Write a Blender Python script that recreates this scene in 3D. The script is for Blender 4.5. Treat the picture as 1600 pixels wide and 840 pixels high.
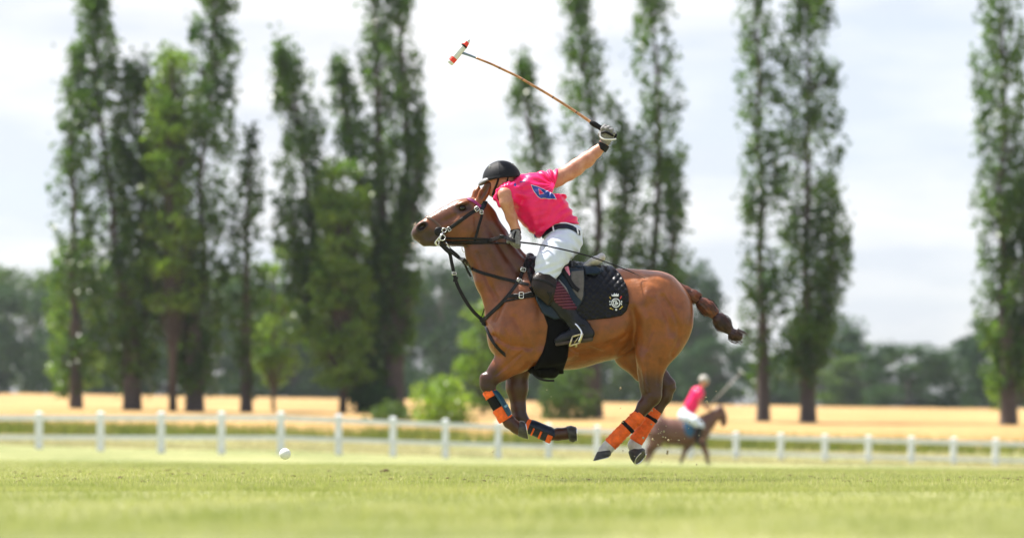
import bpy, bmesh, math, random
import numpy as np
import openvdb
from mathutils import Vector, Matrix
from mathutils.bvhtree import BVHTree

random.seed(7)
RNG = np.random.default_rng(7)
PI = math.pi
S0 = 205.0            # photo pixels per metre in the plane of the galloping horse
CAM_D = 18.0          # metres from the camera to that plane
FPX = S0 * CAM_D      # focal length in photo pixels
CAM_Z = 0.302

# ------------------------------------------------------------------ camera, sky, sun, exposure
scene = bpy.context.scene
for o in list(bpy.data.objects):
    bpy.data.objects.remove(o)
cam_data = bpy.data.cameras.new('camera')
cam = bpy.data.objects.new('camera', cam_data)
scene.collection.objects.link(cam)
cam.location = (0, -CAM_D, CAM_Z)
cam.rotation_euler = (PI / 2, 0, 0)
cam_data.sensor_width = 36.0
cam_data.lens = 36.0 * FPX / 1600.0
cam_data.shift_y = 270.0 / 1600.0
cam_data.clip_start = 0.2
cam_data.clip_end = 6000
cam_data.dof.use_dof = True
cam_data.dof.focus_distance = CAM_D
cam_data.dof.aperture_fstop = (cam_data.lens / 1000.0) / 0.067
scene.camera = cam

SUN_ELEV, SUN_AZ = 61.0, -66.0       # azimuth measured from straight ahead (+Y), negative to the left
sun_dir = Vector((math.sin(math.radians(SUN_AZ)) * math.cos(math.radians(SUN_ELEV)),
                  math.cos(math.radians(SUN_AZ)) * math.cos(math.radians(SUN_ELEV)),
                  math.sin(math.radians(SUN_ELEV))))
sd = bpy.data.lights.new('sun', 'SUN')
sd.energy = 5.0
sd.angle = math.radians(0.55)
sd.color = (1.0, 0.955, 0.88)
sun = bpy.data.objects.new('sun', sd)
scene.collection.objects.link(sun)
sun.rotation_euler = (-sun_dir).to_track_quat('-Z', 'Y').to_euler()

world = bpy.data.worlds.new('World')
scene.world = world
world.use_nodes = True
wn = world.node_tree.nodes; wl = world.node_tree.links
wn.clear()
w_out = wn.new('ShaderNodeOutputWorld')
w_bg = wn.new('ShaderNodeBackground'); w_bg.inputs['Strength'].default_value = 0.1
w_sky = wn.new('ShaderNodeTexSky'); w_sky.sky_type = 'NISHITA'; w_sky.sun_disc = False
w_sky.sun_elevation = math.radians(SUN_ELEV)
w_sky.sun_rotation = math.radians(SUN_AZ)
w_sky.air_density = 1.0; w_sky.dust_density = 2.0; w_sky.ozone_density = 1.0
w_tc = wn.new('ShaderNodeTexCoord')
w_map = wn.new('ShaderNodeMapping'); w_map.inputs['Scale'].default_value = (1.0, 1.0, 3.2)
w_map.inputs['Location'].default_value = (0.3, 0.9, 0.2)
w_n = wn.new('ShaderNodeTexNoise'); w_n.inputs['Scale'].default_value = 3.2
w_n.inputs['Detail'].default_value = 6; w_n.inputs['Roughness'].default_value = 0.55
w_r = wn.new('ShaderNodeValToRGB')
w_r.color_ramp.elements[0].position = 0.34; w_r.color_ramp.elements[0].color = (0.72, 0.72, 0.72, 1)
w_r.color_ramp.elements[1].position = 0.66; w_r.color_ramp.elements[1].color = (1, 1, 1, 1)
w_mix = wn.new('ShaderNodeMixRGB'); w_mix.inputs['Color2'].default_value = (7.0, 7.1, 7.3, 1)
wl.new(w_tc.outputs['Generated'], w_map.inputs['Vector'])
wl.new(w_map.outputs['Vector'], w_n.inputs['Vector'])
wl.new(w_n.outputs['Fac'], w_r.inputs['Fac'])
w_sep = wn.new('ShaderNodeSeparateXYZ'); wl.new(w_tc.outputs['Generated'], w_sep.inputs['Vector'])
w_mr = wn.new('ShaderNodeMapRange'); w_mr.inputs['From Min'].default_value = 0.25; w_mr.inputs['From Max'].default_value = 0.95
w_mr.inputs['To Min'].default_value = 1.0; w_mr.inputs['To Max'].default_value = 0.12      # cloud thinned overhead, out of view, to cut sky fill; banked lower down
wl.new(w_sep.outputs['Z'], w_mr.inputs['Value'])
w_mul = wn.new('ShaderNodeMath'); w_mul.operation = 'MULTIPLY'
wl.new(w_r.outputs['Color'], w_mul.inputs[0]); wl.new(w_mr.outputs[0], w_mul.inputs[1])
wl.new(w_mul.outputs[0], w_mix.inputs['Fac'])
w_map2 = wn.new('ShaderNodeMapping'); w_map2.inputs['Scale'].default_value = (1.0, 1.0, 4.5); w_map2.inputs['Location'].default_value = (1.7, .2, .6)
w_n2 = wn.new('ShaderNodeTexNoise'); w_n2.inputs['Scale'].default_value = 6.5; w_n2.inputs['Detail'].default_value = 5
w_r2 = wn.new('ShaderNodeValToRGB'); w_r2.color_ramp.elements[0].position = .41; w_r2.color_ramp.elements[0].color = (3.75, 3.95, 4.35, 1)
w_r2.color_ramp.elements[1].position = .57; w_r2.color_ramp.elements[1].color = (4.85, 4.85, 4.9, 1)
wl.new(w_tc.outputs['Generated'], w_map2.inputs['Vector']); wl.new(w_map2.outputs['Vector'], w_n2.inputs['Vector'])
wl.new(w_n2.outputs['Fac'], w_r2.inputs['Fac']); wl.new(w_r2.outputs['Color'], w_mix.inputs['Color2'])
wl.new(w_sky.outputs['Color'], w_mix.inputs['Color1'])
wl.new(w_mix.outputs['Color'], w_bg.inputs['Color'])
wl.new(w_bg.outputs['Background'], w_out.inputs['Surface'])

scene.view_settings.view_transform = 'Standard'
scene.view_settings.look = 'None'
scene.view_settings.gamma = 1.0
scene.view_settings.exposure = 1.15
try:
    scene.cycles.use_denoising = True
    scene.cycles.max_bounces = 8
    scene.cycles.transparent_max_bounces = 8
    scene.cycles.sample_clamp_indirect = 6.0
except Exception:
    pass

# ------------------------------------------------------------------ helpers: objects
def W(x, y, d=0.0):
    """photo pixel (in the horse's plane) and depth in pixels -> metres"""
    return Vector(((x - 800.0) / S0, d / S0, (752.0 - y) / S0))

def FAR(x, y, D):
    """a point seen at photo pixel x, y that stands D metres from the camera"""
    s = FPX / D
    return Vector(((x - 800.0) / s, D - CAM_D, CAM_Z + (690.0 - y) / s))

def link(o, parent=None):
    scene.collection.objects.link(o)
    if parent is not None:
        o.parent = parent
        o.matrix_parent_inverse = Matrix.Translation(-parent.location)
    return o

def tag(o, label=None, cat=None, group=None, kind=None):
    if label: o['label'] = label
    if cat: o['category'] = cat
    if group: o['group'] = group
    if kind: o['kind'] = kind
    return o

def thing(name, loc, label, cat, group=None):
    o = bpy.data.objects.new(name, None)
    o.location = loc
    o.empty_display_size = 0.2
    link(o)
    return tag(o, label, cat, group)

def mesh_np(name, verts, faces, mat=None, parent=None, smooth=True, origin=None):
    """faces: (n,3) or (n,4) array or list of polygons; verts in world metres"""
    me = bpy.data.meshes.new(name)
    verts = np.asarray(verts, dtype=np.float32)
    if isinstance(faces, np.ndarray):
        n, k = faces.shape
        me.vertices.add(len(verts)); me.vertices.foreach_set('co', verts.ravel())
        me.loops.add(n * k); me.loops.foreach_set('vertex_index', faces.astype(np.int32).ravel())
        me.polygons.add(n)
        me.polygons.foreach_set('loop_start', np.arange(0, n * k, k, dtype=np.int32))
        me.update(calc_edges=True)
    else:
        me.from_pydata([tuple(v) for v in verts], [], faces)
        me.update()
    if smooth:
        me.polygons.foreach_set('use_smooth', np.ones(len(me.polygons), dtype=bool))
    o = bpy.data.objects.new(name, me)
    if mat is not None:
        for m in (mat if isinstance(mat, (list, tuple)) else [mat]):
            me.materials.append(m)
    link(o, parent)
    return o

class MB:
    """collects primitives into one mesh"""
    def __init__(s): s.v = []; s.f = []; s.m = []
    def add(s, v, f, m=0):
        b = len(s.v)
        s.v.extend([tuple(p) for p in v]); s.f.extend([tuple(i + b for i in q) for q in f]); s.m.extend([m] * len(f))
    def box(s, c, size, rot=None, m=0):
        c = Vector(c); hx, hy, hz = size[0] / 2, size[1] / 2, size[2] / 2
        v = [Vector((sx * hx, sy * hy, sz * hz)) for sx in (-1, 1) for sy in (-1, 1) for sz in (-1, 1)]
        if rot is not None: v = [rot @ p for p in v]
        s.add([c + p for p in v], [(0, 1, 3, 2), (4, 6, 7, 5), (0, 4, 5, 1), (2, 3, 7, 6), (0, 2, 6, 4), (1, 5, 7, 3)], m)
    def tube(s, pts, rad, n=10, caps=True, m=0, up=None, flat=1.0, arc=None):
        """swept tube; rad a number or one per point; flat squashes the section along the second axis"""
        pts = [Vector(p) for p in pts]; k = len(pts)
        if not isinstance(rad, (list, tuple, np.ndarray)): rad = [rad] * k
        T = []
        for i in range(k):
            t = (pts[min(i + 1, k - 1)] - pts[max(i - 1, 0)])
            T.append(t.normalized() if t.length > 1e-9 else Vector((0, 0, 1)))
        u = Vector(up) if up is not None else (Vector((0, 1, 0)) if abs(T[0].y) < .9 else Vector((1, 0, 0)))
        V = []
        for i in range(k):
            u = (u - T[i] * u.dot(T[i]))
            u = u.normalized() if u.length > 1e-6 else T[i].orthogonal().normalized()
            w = T[i].cross(u)
            for j in range(n):
                if arc: a = arc[0] + (arc[1] - arc[0]) * j / (n - 1)
                else: a = 2 * PI * j / n
                V.append(pts[i] + (u * math.cos(a) * flat + w * math.sin(a)) * rad[i])
        F = []
        jn = n - 1 if arc else n
        for i in range(k - 1):
            for j in range(jn):
                a, b = i * n + j, i * n + (j + 1) % n
                F.append((a, b, b + n, a + n))
        if caps and not arc:
            F.append(tuple(range(n - 1, -1, -1))); F.append(tuple((k - 1) * n + j for j in range(n)))
        s.add(V, F, m)
    def ball(s, c, r, m=0, n=12, sc=(1, 1, 1)):
        V = []; F = []
        c = Vector(c)
        for i in range(n // 2 + 1):
            th = PI * i / (n // 2)
            for j in range(n):
                a = 2 * PI * j / n
                V.append(c + Vector((math.sin(th) * math.cos(a) * r * sc[0], math.sin(th) * math.sin(a) * r * sc[1], math.cos(th) * r * sc[2])))
        for i in range(n // 2):
            for j in range(n):
                a, b = i * n + j, i * n + (j + 1) % n
                F.append((a, a + n, b + n, b))
        s.add(V, F, m)
    def build(s, name, mat, parent=None, smooth=True):
        me = bpy.data.meshes.new(name)
        me.from_pydata(s.v, [], s.f)
        for m in (mat if isinstance(mat, (list, tuple)) else [mat]): me.materials.append(m)
        if any(s.m): me.polygons.foreach_set('material_index', np.array(s.m, dtype=np.int32))
        if smooth: me.polygons.foreach_set('use_smooth', np.ones(len(me.polygons), dtype=bool))
        me.update()
        o = bpy.data.objects.new(name, me)
        return link(o, parent)

def spline(pts, n=8):
    """Catmull-Rom through points (tuples of any length)"""
    P = [np.array(p, float) for p in pts]
    P = [2 * P[0] - P[1]] + P + [2 * P[-1] - P[-2]]
    out = []
    for i in range(1, len(P) - 2):
        for j in range(n):
            t = j / n
            out.append(0.5 * (2 * P[i] + (P[i + 1] - P[i - 1]) * t + (2 * P[i - 1] - 5 * P[i] + 4 * P[i + 1] - P[i + 2]) * t * t
                              + (3 * P[i] - P[i - 1] - 3 * P[i + 1] + P[i + 2]) * t ** 3))
    out.append(P[-2])
    return out

# ------------------------------------------------------------------ helpers: smooth implicit bodies
# coordinates inside a Field: (x px, depth px, y px), 205 px to the metre, y pointing down
def smin(a, b, k):
    if k <= 0: return np.minimum(a, b)
    h = np.clip(0.5 + 0.5 * (b - a) / k, 0, 1)
    return b * (1 - h) + a * h - k * h * (1 - h)

class Field:
    def __init__(s, unit=S0): s.p = []; s.unit = unit; s.fold = None
    def cap(s, a, b, sy=1.0, k=6.0, neg=False):
        s.p.append(('c', a, b, sy, k, neg)); return s
    def chain(s, pts, sy=1.0, k=6.0):
        for a, b in zip(pts[:-1], pts[1:]): s.cap(a, b, sy, k)
        return s
    def ell(s, c, rad, ang=0.0, k=6.0, neg=False, yaw=0.0):
        s.p.append(('e', c, rad, ang, k, neg, yaw)); return s
    def bounds(s, m=6.0):
        lo = np.array([1e9] * 3); hi = -lo
        for p in s.p:
            if p[5]: continue
            if p[0] == 'c':
                for q in (p[1], p[2]):
                    c = np.array((q[0], q[2], q[1])); r = q[3] * max(1, p[3])
                    lo = np.minimum(lo, c - r); hi = np.maximum(hi, c + r)
            else:
                c = np.array((p[1][0], p[1][2], p[1][1])); r = max(p[2])
                lo = np.minimum(lo, c - r); hi = np.maximum(hi, c + r)
        return lo - m, hi + m
    def eval(s, G, m=6.0):
        D = np.full((len(G.x), len(G.d), len(G.y)), 60.0, dtype=np.float32)
        for p in s.p:
            if p[0] == 'c':
                _, a, b, sy, k, neg = p
                A = np.array((a[0], a[2], a[1]), np.float32); B = np.array((b[0], b[2], b[1]), np.float32)
                r = max(a[3], b[3])
                mg = k + m
                lo = np.minimum(A, B) - np.array((r, r * max(sy, .2), r)) - mg
                hi = np.maximum(A, B) + np.array((r, r * max(sy, .2), r)) + mg
            else:
                _, c, rad, ang, k, neg, yaw = p
                C = np.array((c[0], c[2], c[1]), np.float32); r = max(rad)
                lo = C - r - k - m; hi = C + r + k + m
            sl = G.sub(lo, hi)
            if sl is None: continue
            X = G.x[sl[0]][:, None, None]; Y = G.d[sl[1]][None, :, None]; Z = G.y[sl[2]][None, None, :]
            if p[0] == 'c':
                A2 = A.copy(); B2 = B.copy(); A2[1] /= sy; B2[1] /= sy
                ba = B2 - A2; L = float(ba @ ba) + 1e-6
                px, py, pz = X - A2[0], Y / sy - A2[1], Z - A2[2]
                h = np.clip((px * ba[0] + py * ba[1] + pz * ba[2]) / L, 0, 1)
                d = np.sqrt((px - h * ba[0]) ** 2 + (py - h * ba[1]) ** 2 + (pz - h * ba[2]) ** 2) - (a[3] + (b[3] - a[3]) * h)
            else:
                px, py, pz = X - C[0], Y - C[1], Z - C[2]
                if yaw:
                    cy_, sy_ = math.cos(yaw), math.sin(yaw)
                    px, py = px * cy_ + py * sy_, -px * sy_ + py * cy_
                ca, sa = math.cos(ang), math.sin(ang)
                qx = px * ca + pz * sa; qz = -px * sa + pz * ca
                qx, qy, qz = qx / rad[0], py / rad[1], qz / rad[2]
                k0 = np.sqrt(qx * qx + qy * qy + qz * qz) + 1e-5
                k1 = np.sqrt((qx / rad[0]) ** 2 + (qy / rad[1]) ** 2 + (qz / rad[2]) ** 2) + 1e-6
                d = k0 * (k0 - 1) / k1
            T = D[sl]
            if neg: D[sl] = -smin(-T, d, k)
            else: D[sl] = smin(T, d, k)
        if s.fold is not None: D = s.fold(D, G)
        return D

class Grid:
    def __init__(s, lo, hi, h):
        s.h = h; s.lo = np.array(lo, float)
        s.x = np.arange(lo[0], hi[0], h, dtype=np.float32); s.d = np.arange(lo[1], hi[1], h, dtype=np.float32); s.y = np.arange(lo[2], hi[2], h, dtype=np.float32)
    def sub(s, lo, hi):
        r = []
        for ax, a, b in ((s.x, lo[0], hi[0]), (s.d, lo[1], hi[1]), (s.y, lo[2], hi[2])):
            i = int(np.searchsorted(ax, a)); j = int(np.searchsorted(ax, b))
            if j <= i: return None
            r.append(slice(i, j))
        return tuple(r)

def poly2d(G, poly, rnd=0.0):
    """signed distance of a polygon given in px (x, y), on the x/y axes of the grid"""
    X = G.x[:, None]; Y = G.y[None, :]
    d = np.full((len(G.x), len(G.y)), 1e9, np.float32); inside = np.zeros(d.shape, bool)
    n = len(poly)
    for i in range(n):
        (ax, ay), (bx, by) = poly[i], poly[(i + 1) % n]
        ex, ey = bx - ax, by - ay
        t = np.clip(((X - ax) * ex + (Y - ay) * ey) / (ex * ex + ey * ey + 1e-9), 0, 1)
        d = np.minimum(d, (X - ax - t * ex) ** 2 + (Y - ay - t * ey) ** 2)
        c = ((ay > Y) != (by > Y)) & (X < (bx - ax) * (Y - ay) / ((by - ay) if abs(by - ay) > 1e-9 else 1e-9) + ax)
        inside ^= c
    d = np.sqrt(d)
    return (np.where(inside, -d, d) - rnd)[:, None, :]

def smax(a, b, k): return -smin(-a, -b, k)

def iso(name, D, G, mat, parent=None, unit=S0, conv=None, keep=False):
    h = G.h
    A = np.ascontiguousarray(np.clip(D, -3 * h, 3 * h), dtype=np.float32)
    g = openvdb.FloatGrid(3 * h)
    g.copyFromArray(A)
    pts, quads = g.convertToQuads(0.0)
    pts = pts * h + G.lo
    q = quads.astype(np.int64)
    if conv is None:
        V = np.stack([(pts[:, 0] - 800) / S0, pts[:, 1] / S0, (752 - pts[:, 2]) / S0], 1)
    else: V = conv(pts)
    a, b, c = V[q[:, 0]], V[q[:, 1]], V[q[:, 2]]; d = V[q[:, 3]]
    vol = np.einsum('ij,ij->i', a, np.cross(b, c)).sum() + np.einsum('ij,ij->i', a, np.cross(c, d)).sum()
    if vol < 0: q = q[:, ::-1]
    o = mesh_np(name, V, q, mat, parent)
    return (o, pts) if keep else o

def solid(name, F, h, mat, parent=None, keep=False, conv=None):
    lo, hi = F.bounds(4 * h)
    G = Grid(lo, hi, h)
    return iso(name, F.eval(G, 3 * h), G, mat, parent, keep=keep, conv=conv)

def shell(name, F, poly, h, off, mat, parent=None, inner=None, side=None, rnd=0.0, soft=1.0, relief=None, drange=(-90, 90), conv=None):
    """a layer of thickness off over the body F inside the outline poly (px); side -1 = near half, 1 = far half"""
    xs = [p[0] for p in poly]; ys = [p[1] for p in poly]
    lo, hi = F.bounds(off + 4 * h)
    lo = np.array([max(lo[0], min(xs) - rnd - 3 * h), max(lo[1], drange[0]), max(lo[2], min(ys) - rnd - 3 * h)])
    hi = np.array([min(hi[0], max(xs) + rnd + 3 * h), min(hi[1], drange[1]), min(hi[2], max(ys) + rnd + 3 * h)])
    G = Grid(lo, hi, h)
    D = F.eval(G, off + 4 * h)
    E = D - off
    if relief is not None: E = E - relief(G)
    E = smax(E, np.broadcast_to(poly2d(G, poly, rnd), E.shape), soft)
    if inner is not None: E = np.maximum(E, inner - D)
    if side is not None:
        E = np.maximum(E, (-side) * G.d[None, :, None])
    for ax in (0, 1, 2):                                  # close the layer where the box ends
        sl = [slice(None)] * 3
        sl[ax] = 0; E[tuple(sl)] = h; sl[ax] = -1; E[tuple(sl)] = h
    return iso(name, E, G, mat, parent, conv=conv)

# ------------------------------------------------------------------ helpers: materials
def mat(name, col, rough=0.6, var=0.0, vscale=8.0, bump=0.0, bscale=40.0, metal=0.0, sheen=0.0, coat=0.0, spec=0.5, trans=0.0, col2=None, attr=None, stretch=None, sss=0.0, detail=4, wave=None, brough=0.6):
    m = bpy.data.materials.new(name); m.use_nodes = True
    nt = m.node_tree; N = nt.nodes; L = nt.links
    b = N['Principled BSDF']
    b.inputs['Roughness'].default_value = rough; b.inputs['Metallic'].default_value = metal
    b.inputs['Specular IOR Level'].default_value = spec
    if sheen: b.inputs['Sheen Weight'].default_value = sheen; b.inputs['Sheen Roughness'].default_value = 0.4
    if coat: b.inputs['Coat Weight'].default_value = coat; b.inputs['Coat Roughness'].default_value = 0.15
    if sss:
        b.inputs['Subsurface Weight'].default_value = sss
        b.inputs['Subsurface Radius'].default_value = (0.02, 0.008, 0.004); b.inputs['Subsurface Scale'].default_value = 1.0
    tc = N.new('ShaderNodeTexCoord'); src = tc.outputs['Object']
    if stretch:
        mp = N.new('ShaderNodeMapping'); mp.inputs['Scale'].default_value = stretch
        L.new(src, mp.inputs['Vector']); src = mp.outputs['Vector']
    cs = None
    if attr:
        at = N.new('ShaderNodeAttribute'); at.attribute_name = attr; cs = at.outputs['Color']
    if var or col2 is not None:
        n = N.new('ShaderNodeTexNoise'); n.inputs['Scale'].default_value = vscale; n.inputs['Detail'].default_value = detail
        n.inputs['Roughness'].default_value = 0.6
        L.new(src, n.inputs['Vector'])
        r = N.new('ShaderNodeValToRGB'); r.color_ramp.elements[0].position = 0.35; r.color_ramp.elements[1].position = 0.68
        c2 = col2 if col2 is not None else tuple(min(1, c * (1 + var)) for c in col)
        c1 = col if col2 is not None else tuple(c * (1 - var) for c in col)
        if attr:
            r.color_ramp.elements[0].color = (1 - var, 1 - var, 1 - var, 1); r.color_ramp.elements[1].color = (1 + var * .6, 1 + var * .5, 1 + var * .4, 1)
            mx = N.new('ShaderNodeMixRGB'); mx.blend_type = 'MULTIPLY'; mx.inputs['Fac'].default_value = 1
            L.new(cs, mx.inputs['Color1']); L.new(r.outputs['Color'], mx.inputs['Color2']); cs = mx.outputs['Color']
        else:
            r.color_ramp.elements[0].color = (*c1, 1); r.color_ramp.elements[1].color = (*c2, 1); cs = r.outputs['Color']
        L.new(n.outputs['Fac'], r.inputs['Fac'])
    if cs is not None: L.new(cs, b.inputs['Base Color'])
    else: b.inputs['Base Color'].default_value = (*col, 1)
    if bump:
        n2 = N.new('ShaderNodeTexNoise'); n2.inputs['Scale'].default_value = bscale; n2.inputs['Detail'].default_value = 5
        n2.inputs['Roughness'].default_value = brough
        L.new(src, n2.inputs['Vector'])
        bp = N.new('ShaderNodeBump'); bp.inputs['Strength'].default_value = 1.0; bp.inputs['Distance'].default_value = bump
        L.new(n2.outputs['Fac'], bp.inputs['Height']); L.new(bp.outputs['Normal'], b.inputs['Normal'])
    if trans:
        out = N['Material Output']
        t = N.new('ShaderNodeBsdfTranslucent'); ms = N.new('ShaderNodeMixShader'); ms.inputs[0].default_value = trans
        if cs is not None:
            g = N.new('ShaderNodeMixRGB'); g.blend_type = 'MULTIPLY'; g.inputs['Fac'].default_value = 1; g.inputs['Color2'].default_value = (1.25, 1.35, 0.7, 1)
            L.new(cs, g.inputs['Color1']); L.new(g.outputs['Color'], t.inputs['Color'])
        else: t.inputs['Color'].default_value = (*col, 1)
        L.new(b.outputs[0], ms.inputs[1]); L.new(t.outputs[0], ms.inputs[2]); L.new(ms.outputs[0], out.inputs['Surface'])
    return m

M = {}
M['coat'] = mat('chestnut_coat', (0.3, 0.1, 0.04), rough=0.31, attr='pigment', var=0.26, vscale=14, bump=0.0034, bscale=46, spec=0.45, detail=9)
M['hair'] = mat('dark_red_hair', (0.022, 0.009, 0.007), rough=0.42, col2=(0.055, 0.018, 0.011), vscale=30)
M['hair_red'] = mat('red_tail_hair', (0.17, 0.045, 0.016), rough=0.45, col2=(0.022, 0.010, 0.007), vscale=16)
M['hoof'] = mat('hoof_horn', (0.045, 0.042, 0.04), rough=0.38, spec=.35, var=0.5, vscale=20, bump=0.002, bscale=60, stretch=(1, 1, 3))
M['sole'] = mat('hoof_sole', (0.06, 0.055, 0.03), rough=0.7, col2=(0.16, 0.15, 0.11), vscale=40, bump=0.006, bscale=50)
M['steel'] = mat('steel', (0.72, 0.72, 0.73), rough=0.22, metal=1.0)
M['brass'] = mat('worn_brass', (0.55, 0.47, 0.3), rough=0.35, metal=1.0, var=0.2, vscale=60)
M['eye'] = mat('dark_eye', (0.008, 0.005, 0.004), rough=0.12, spec=0.5)
M['tack'] = mat('black_leather', (0.011, 0.010, 0.011), rough=0.4, spec=.2, var=0.3, vscale=30, bump=0.0012, bscale=160)
M['brown_tack'] = mat('brown_leather', (0.10, 0.055, 0.035), rough=0.45, var=0.3, vscale=30, bump=0.001, bscale=120)
M['blue_tack'] = mat('blue_black_leather', (0.008, 0.018, 0.030), rough=0.35, spec=.25, var=0.3, vscale=30, bump=0.001, bscale=120)
M['magenta'] = mat('magenta_braid', (0.42, 0.015, 0.12), rough=0.6, col2=(0.06, 0.02, 0.16), vscale=160, detail=1)
M['pad'] = mat('black_quilted_cotton', (0.005, 0.005, 0.007), rough=0.3, spec=.22, var=0.3, vscale=60, bump=0.001, bscale=300)
M['girth'] = mat('black_fleece', (0.004, 0.004, 0.005), rough=0.9, spec=.1, bump=0.004, bscale=90)
M['suede'] = mat('grey_suede', (0.11, 0.098, 0.09), rough=0.85, var=0.2, vscale=25, bump=0.001, bscale=200)
M['cantle'] = mat('pale_worn_leather', (0.42, 0.39, 0.36), rough=0.38, var=0.15, vscale=20, bump=0.001, bscale=120)
M['pink_check'] = mat('pink_checked_cloth', (0.75, 0.05, 0.16), rough=0.8, col2=(0.7, 0.42, 0.46), vscale=150, detail=0)
M['orange'] = mat('orange_bandage', (0.86, 0.125, 0.012), rough=0.75, var=0.22, vscale=22, bump=0.002, bscale=70, sheen=0.1)
M['black_strap'] = mat('black_strap', (0.007, 0.007, 0.009), rough=0.7, spec=.2, var=0.3, vscale=40, bump=0.001, bscale=200)
M['teal'] = mat('teal_boot_shell', (0.008, 0.055, 0.10), rough=0.38, var=0.15, vscale=20, bump=0.001, bscale=120)
M['pale_blue'] = mat('pale_blue_stripe', (0.2, 0.4, 0.5), rough=0.5)
M['navy'] = mat('navy_neoprene', (0.008, 0.014, 0.03), rough=0.38, spec=.35, var=0.25, vscale=25, bump=0.001, bscale=120)
M['skin'] = mat('skin', (0.42, 0.165, 0.10), rough=0.45, col2=(0.54, 0.26, 0.175), vscale=16, bump=0.003, bscale=60, sss=0.08)
M['shirt'] = mat('pink_jersey', (0.84, 0.016, 0.13), rough=0.33, var=0.08, vscale=7, bump=0.010, bscale=13, stretch=(1.0, 1.0, 2.2), brough=0.4, spec=0.3)
M['white_trim'] = mat('white_trim', (0.8, 0.8, 0.84), rough=0.5)
M['number'] = mat('blue_print', (0.012, 0.045, 0.30), rough=0.4)
M['breeches'] = mat('white_breeches', (0.62, 0.67, 0.78), rough=0.7, var=0.04, vscale=8, bump=0.006, bscale=14, stretch=(1.3, 1, 0.8), brough=0.4)
M['belt'] = mat('navy_belt', (0.007, 0.012, 0.024), rough=0.45, spec=.25)
M['helmet'] = mat('black_helmet_cloth', (0.008, 0.009, 0.013), rough=0.6, spec=.2, var=0.2, vscale=200, bump=0.0008, bscale=400, sheen=0.05)
M['peak'] = mat('grey_helmet_peak', (0.16, 0.16, 0.17), rough=0.5)
M['glove_grey'] = mat('grey_glove', (0.20, 0.195, 0.19), rough=0.7, var=0.3, vscale=60, bump=0.001, bscale=200)
M['glove_black'] = mat('black_glove', (0.009, 0.009, 0.01), rough=0.6, spec=.2, bump=0.001, bscale=200)
M['boot'] = mat('black_boot_leather', (0.012, 0.013, 0.019), rough=0.28, spec=.24, var=0.3, vscale=14, bump=0.003, bscale=26)
M['knee'] = mat('dark_brown_knee_leather', (0.022, 0.014, 0.011), rough=0.3, spec=.25, var=0.35, vscale=18, bump=0.003, bscale=40)
M['boot_sole'] = mat('worn_boot_sole', (0.05, 0.035, 0.03), rough=0.8, var=0.3, vscale=30)
M['burgundy'] = mat('burgundy_ribbed_panel', (0.12, 0.02, 0.042), rough=0.6, var=0.2, vscale=30)
M['burgundy_dark'] = mat('burgundy_rib_shade', (0.055, 0.011, 0.022), rough=0.7, spec=.2)  # darker base colour stands in for shade between the panel ribs
M['pad_gold'] = mat('yellow_embroidery', (0.62, 0.46, 0.06), rough=0.6)
M['pad_white'] = mat('white_embroidery', (0.75, 0.77, 0.82), rough=0.6)
M['cane'] = mat('mallet_cane', (0.42, 0.20, 0.085), rough=0.4, var=0.35, vscale=14, coat=0.3)
M['cane_grey'] = mat('blue_grey_wrapping', (0.17, 0.23, 0.30), rough=0.5, var=0.2, vscale=40)
M['mallet_white'] = mat('mallet_white_paint', (0.62, 0.65, 0.64), rough=0.5, var=0.12, vscale=40)
M['red'] = mat('red_paint', (0.75, 0.04, 0.02), rough=0.45)
M['ball'] = mat('white_scuffed_ball', (0.80, 0.80, 0.77), rough=0.5, col2=(0.66, 0.67, 0.62), vscale=40, bump=0.002, bscale=60)
M['pale_shaft'] = mat('pale_mallet_shaft', (.28, .25, .22), rough=.5)
M['fence'] = mat('white_fence_paint', (0.78, 0.80, 0.84), rough=0.55, var=0.08, vscale=3)
# ------------------------------------------------------------------ terrain
def interp(x, pts):
    return float(np.interp(x, [p[0] for p in pts], [p[1] for p in pts]))
PROFILE = [(-60, -.15), (0, -.205), (18, -.302), (65, -.55), (84, -.62), (96, -.50), (104, -.16), (112, .12), (120, .38), (130, .75), (150, 1.1), (200, 2.3), (300, 4.5), (330, 5.0), (420, 5.4), (700, 4.5), (1500, -4.0), (4000, -30)]
def lateral(D): return interp(D, [(-60, 0), (18, 0), (70, .02), (95, .026), (110, .018), (330, .016), (600, 0), (4000, 0)])
def ground_z(x, D):
    """height above the turf under the horse at x metres across, D metres from the camera"""
    return CAM_Z + interp(D, PROFILE) - lateral(D) * max(-60, min(60, x))

def sheet(name, Ds, x_of, mat_, nx=60, dz=0.0, rough=0.0, kind='structure', bump_fn=None):
    V = []; F = []
    for i, D in enumerate(Ds):
        a, b = x_of(D)
        for j in range(nx + 1):
            x = a + (b - a) * j / nx
            z = ground_z(x, D) + dz
            if bump_fn: z += bump_fn(x, D)
            V.append((x, D - CAM_D, z))
    n = nx + 1
    for i in range(len(Ds) - 1):
        for j in range(nx):
            F.append((i * n + j, i * n + j + 1, (i + 1) * n + j + 1, (i + 1) * n + j))
    o = mesh_np(name, V, np.array(F), mat_)
    return tag(o, kind=kind)

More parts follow.
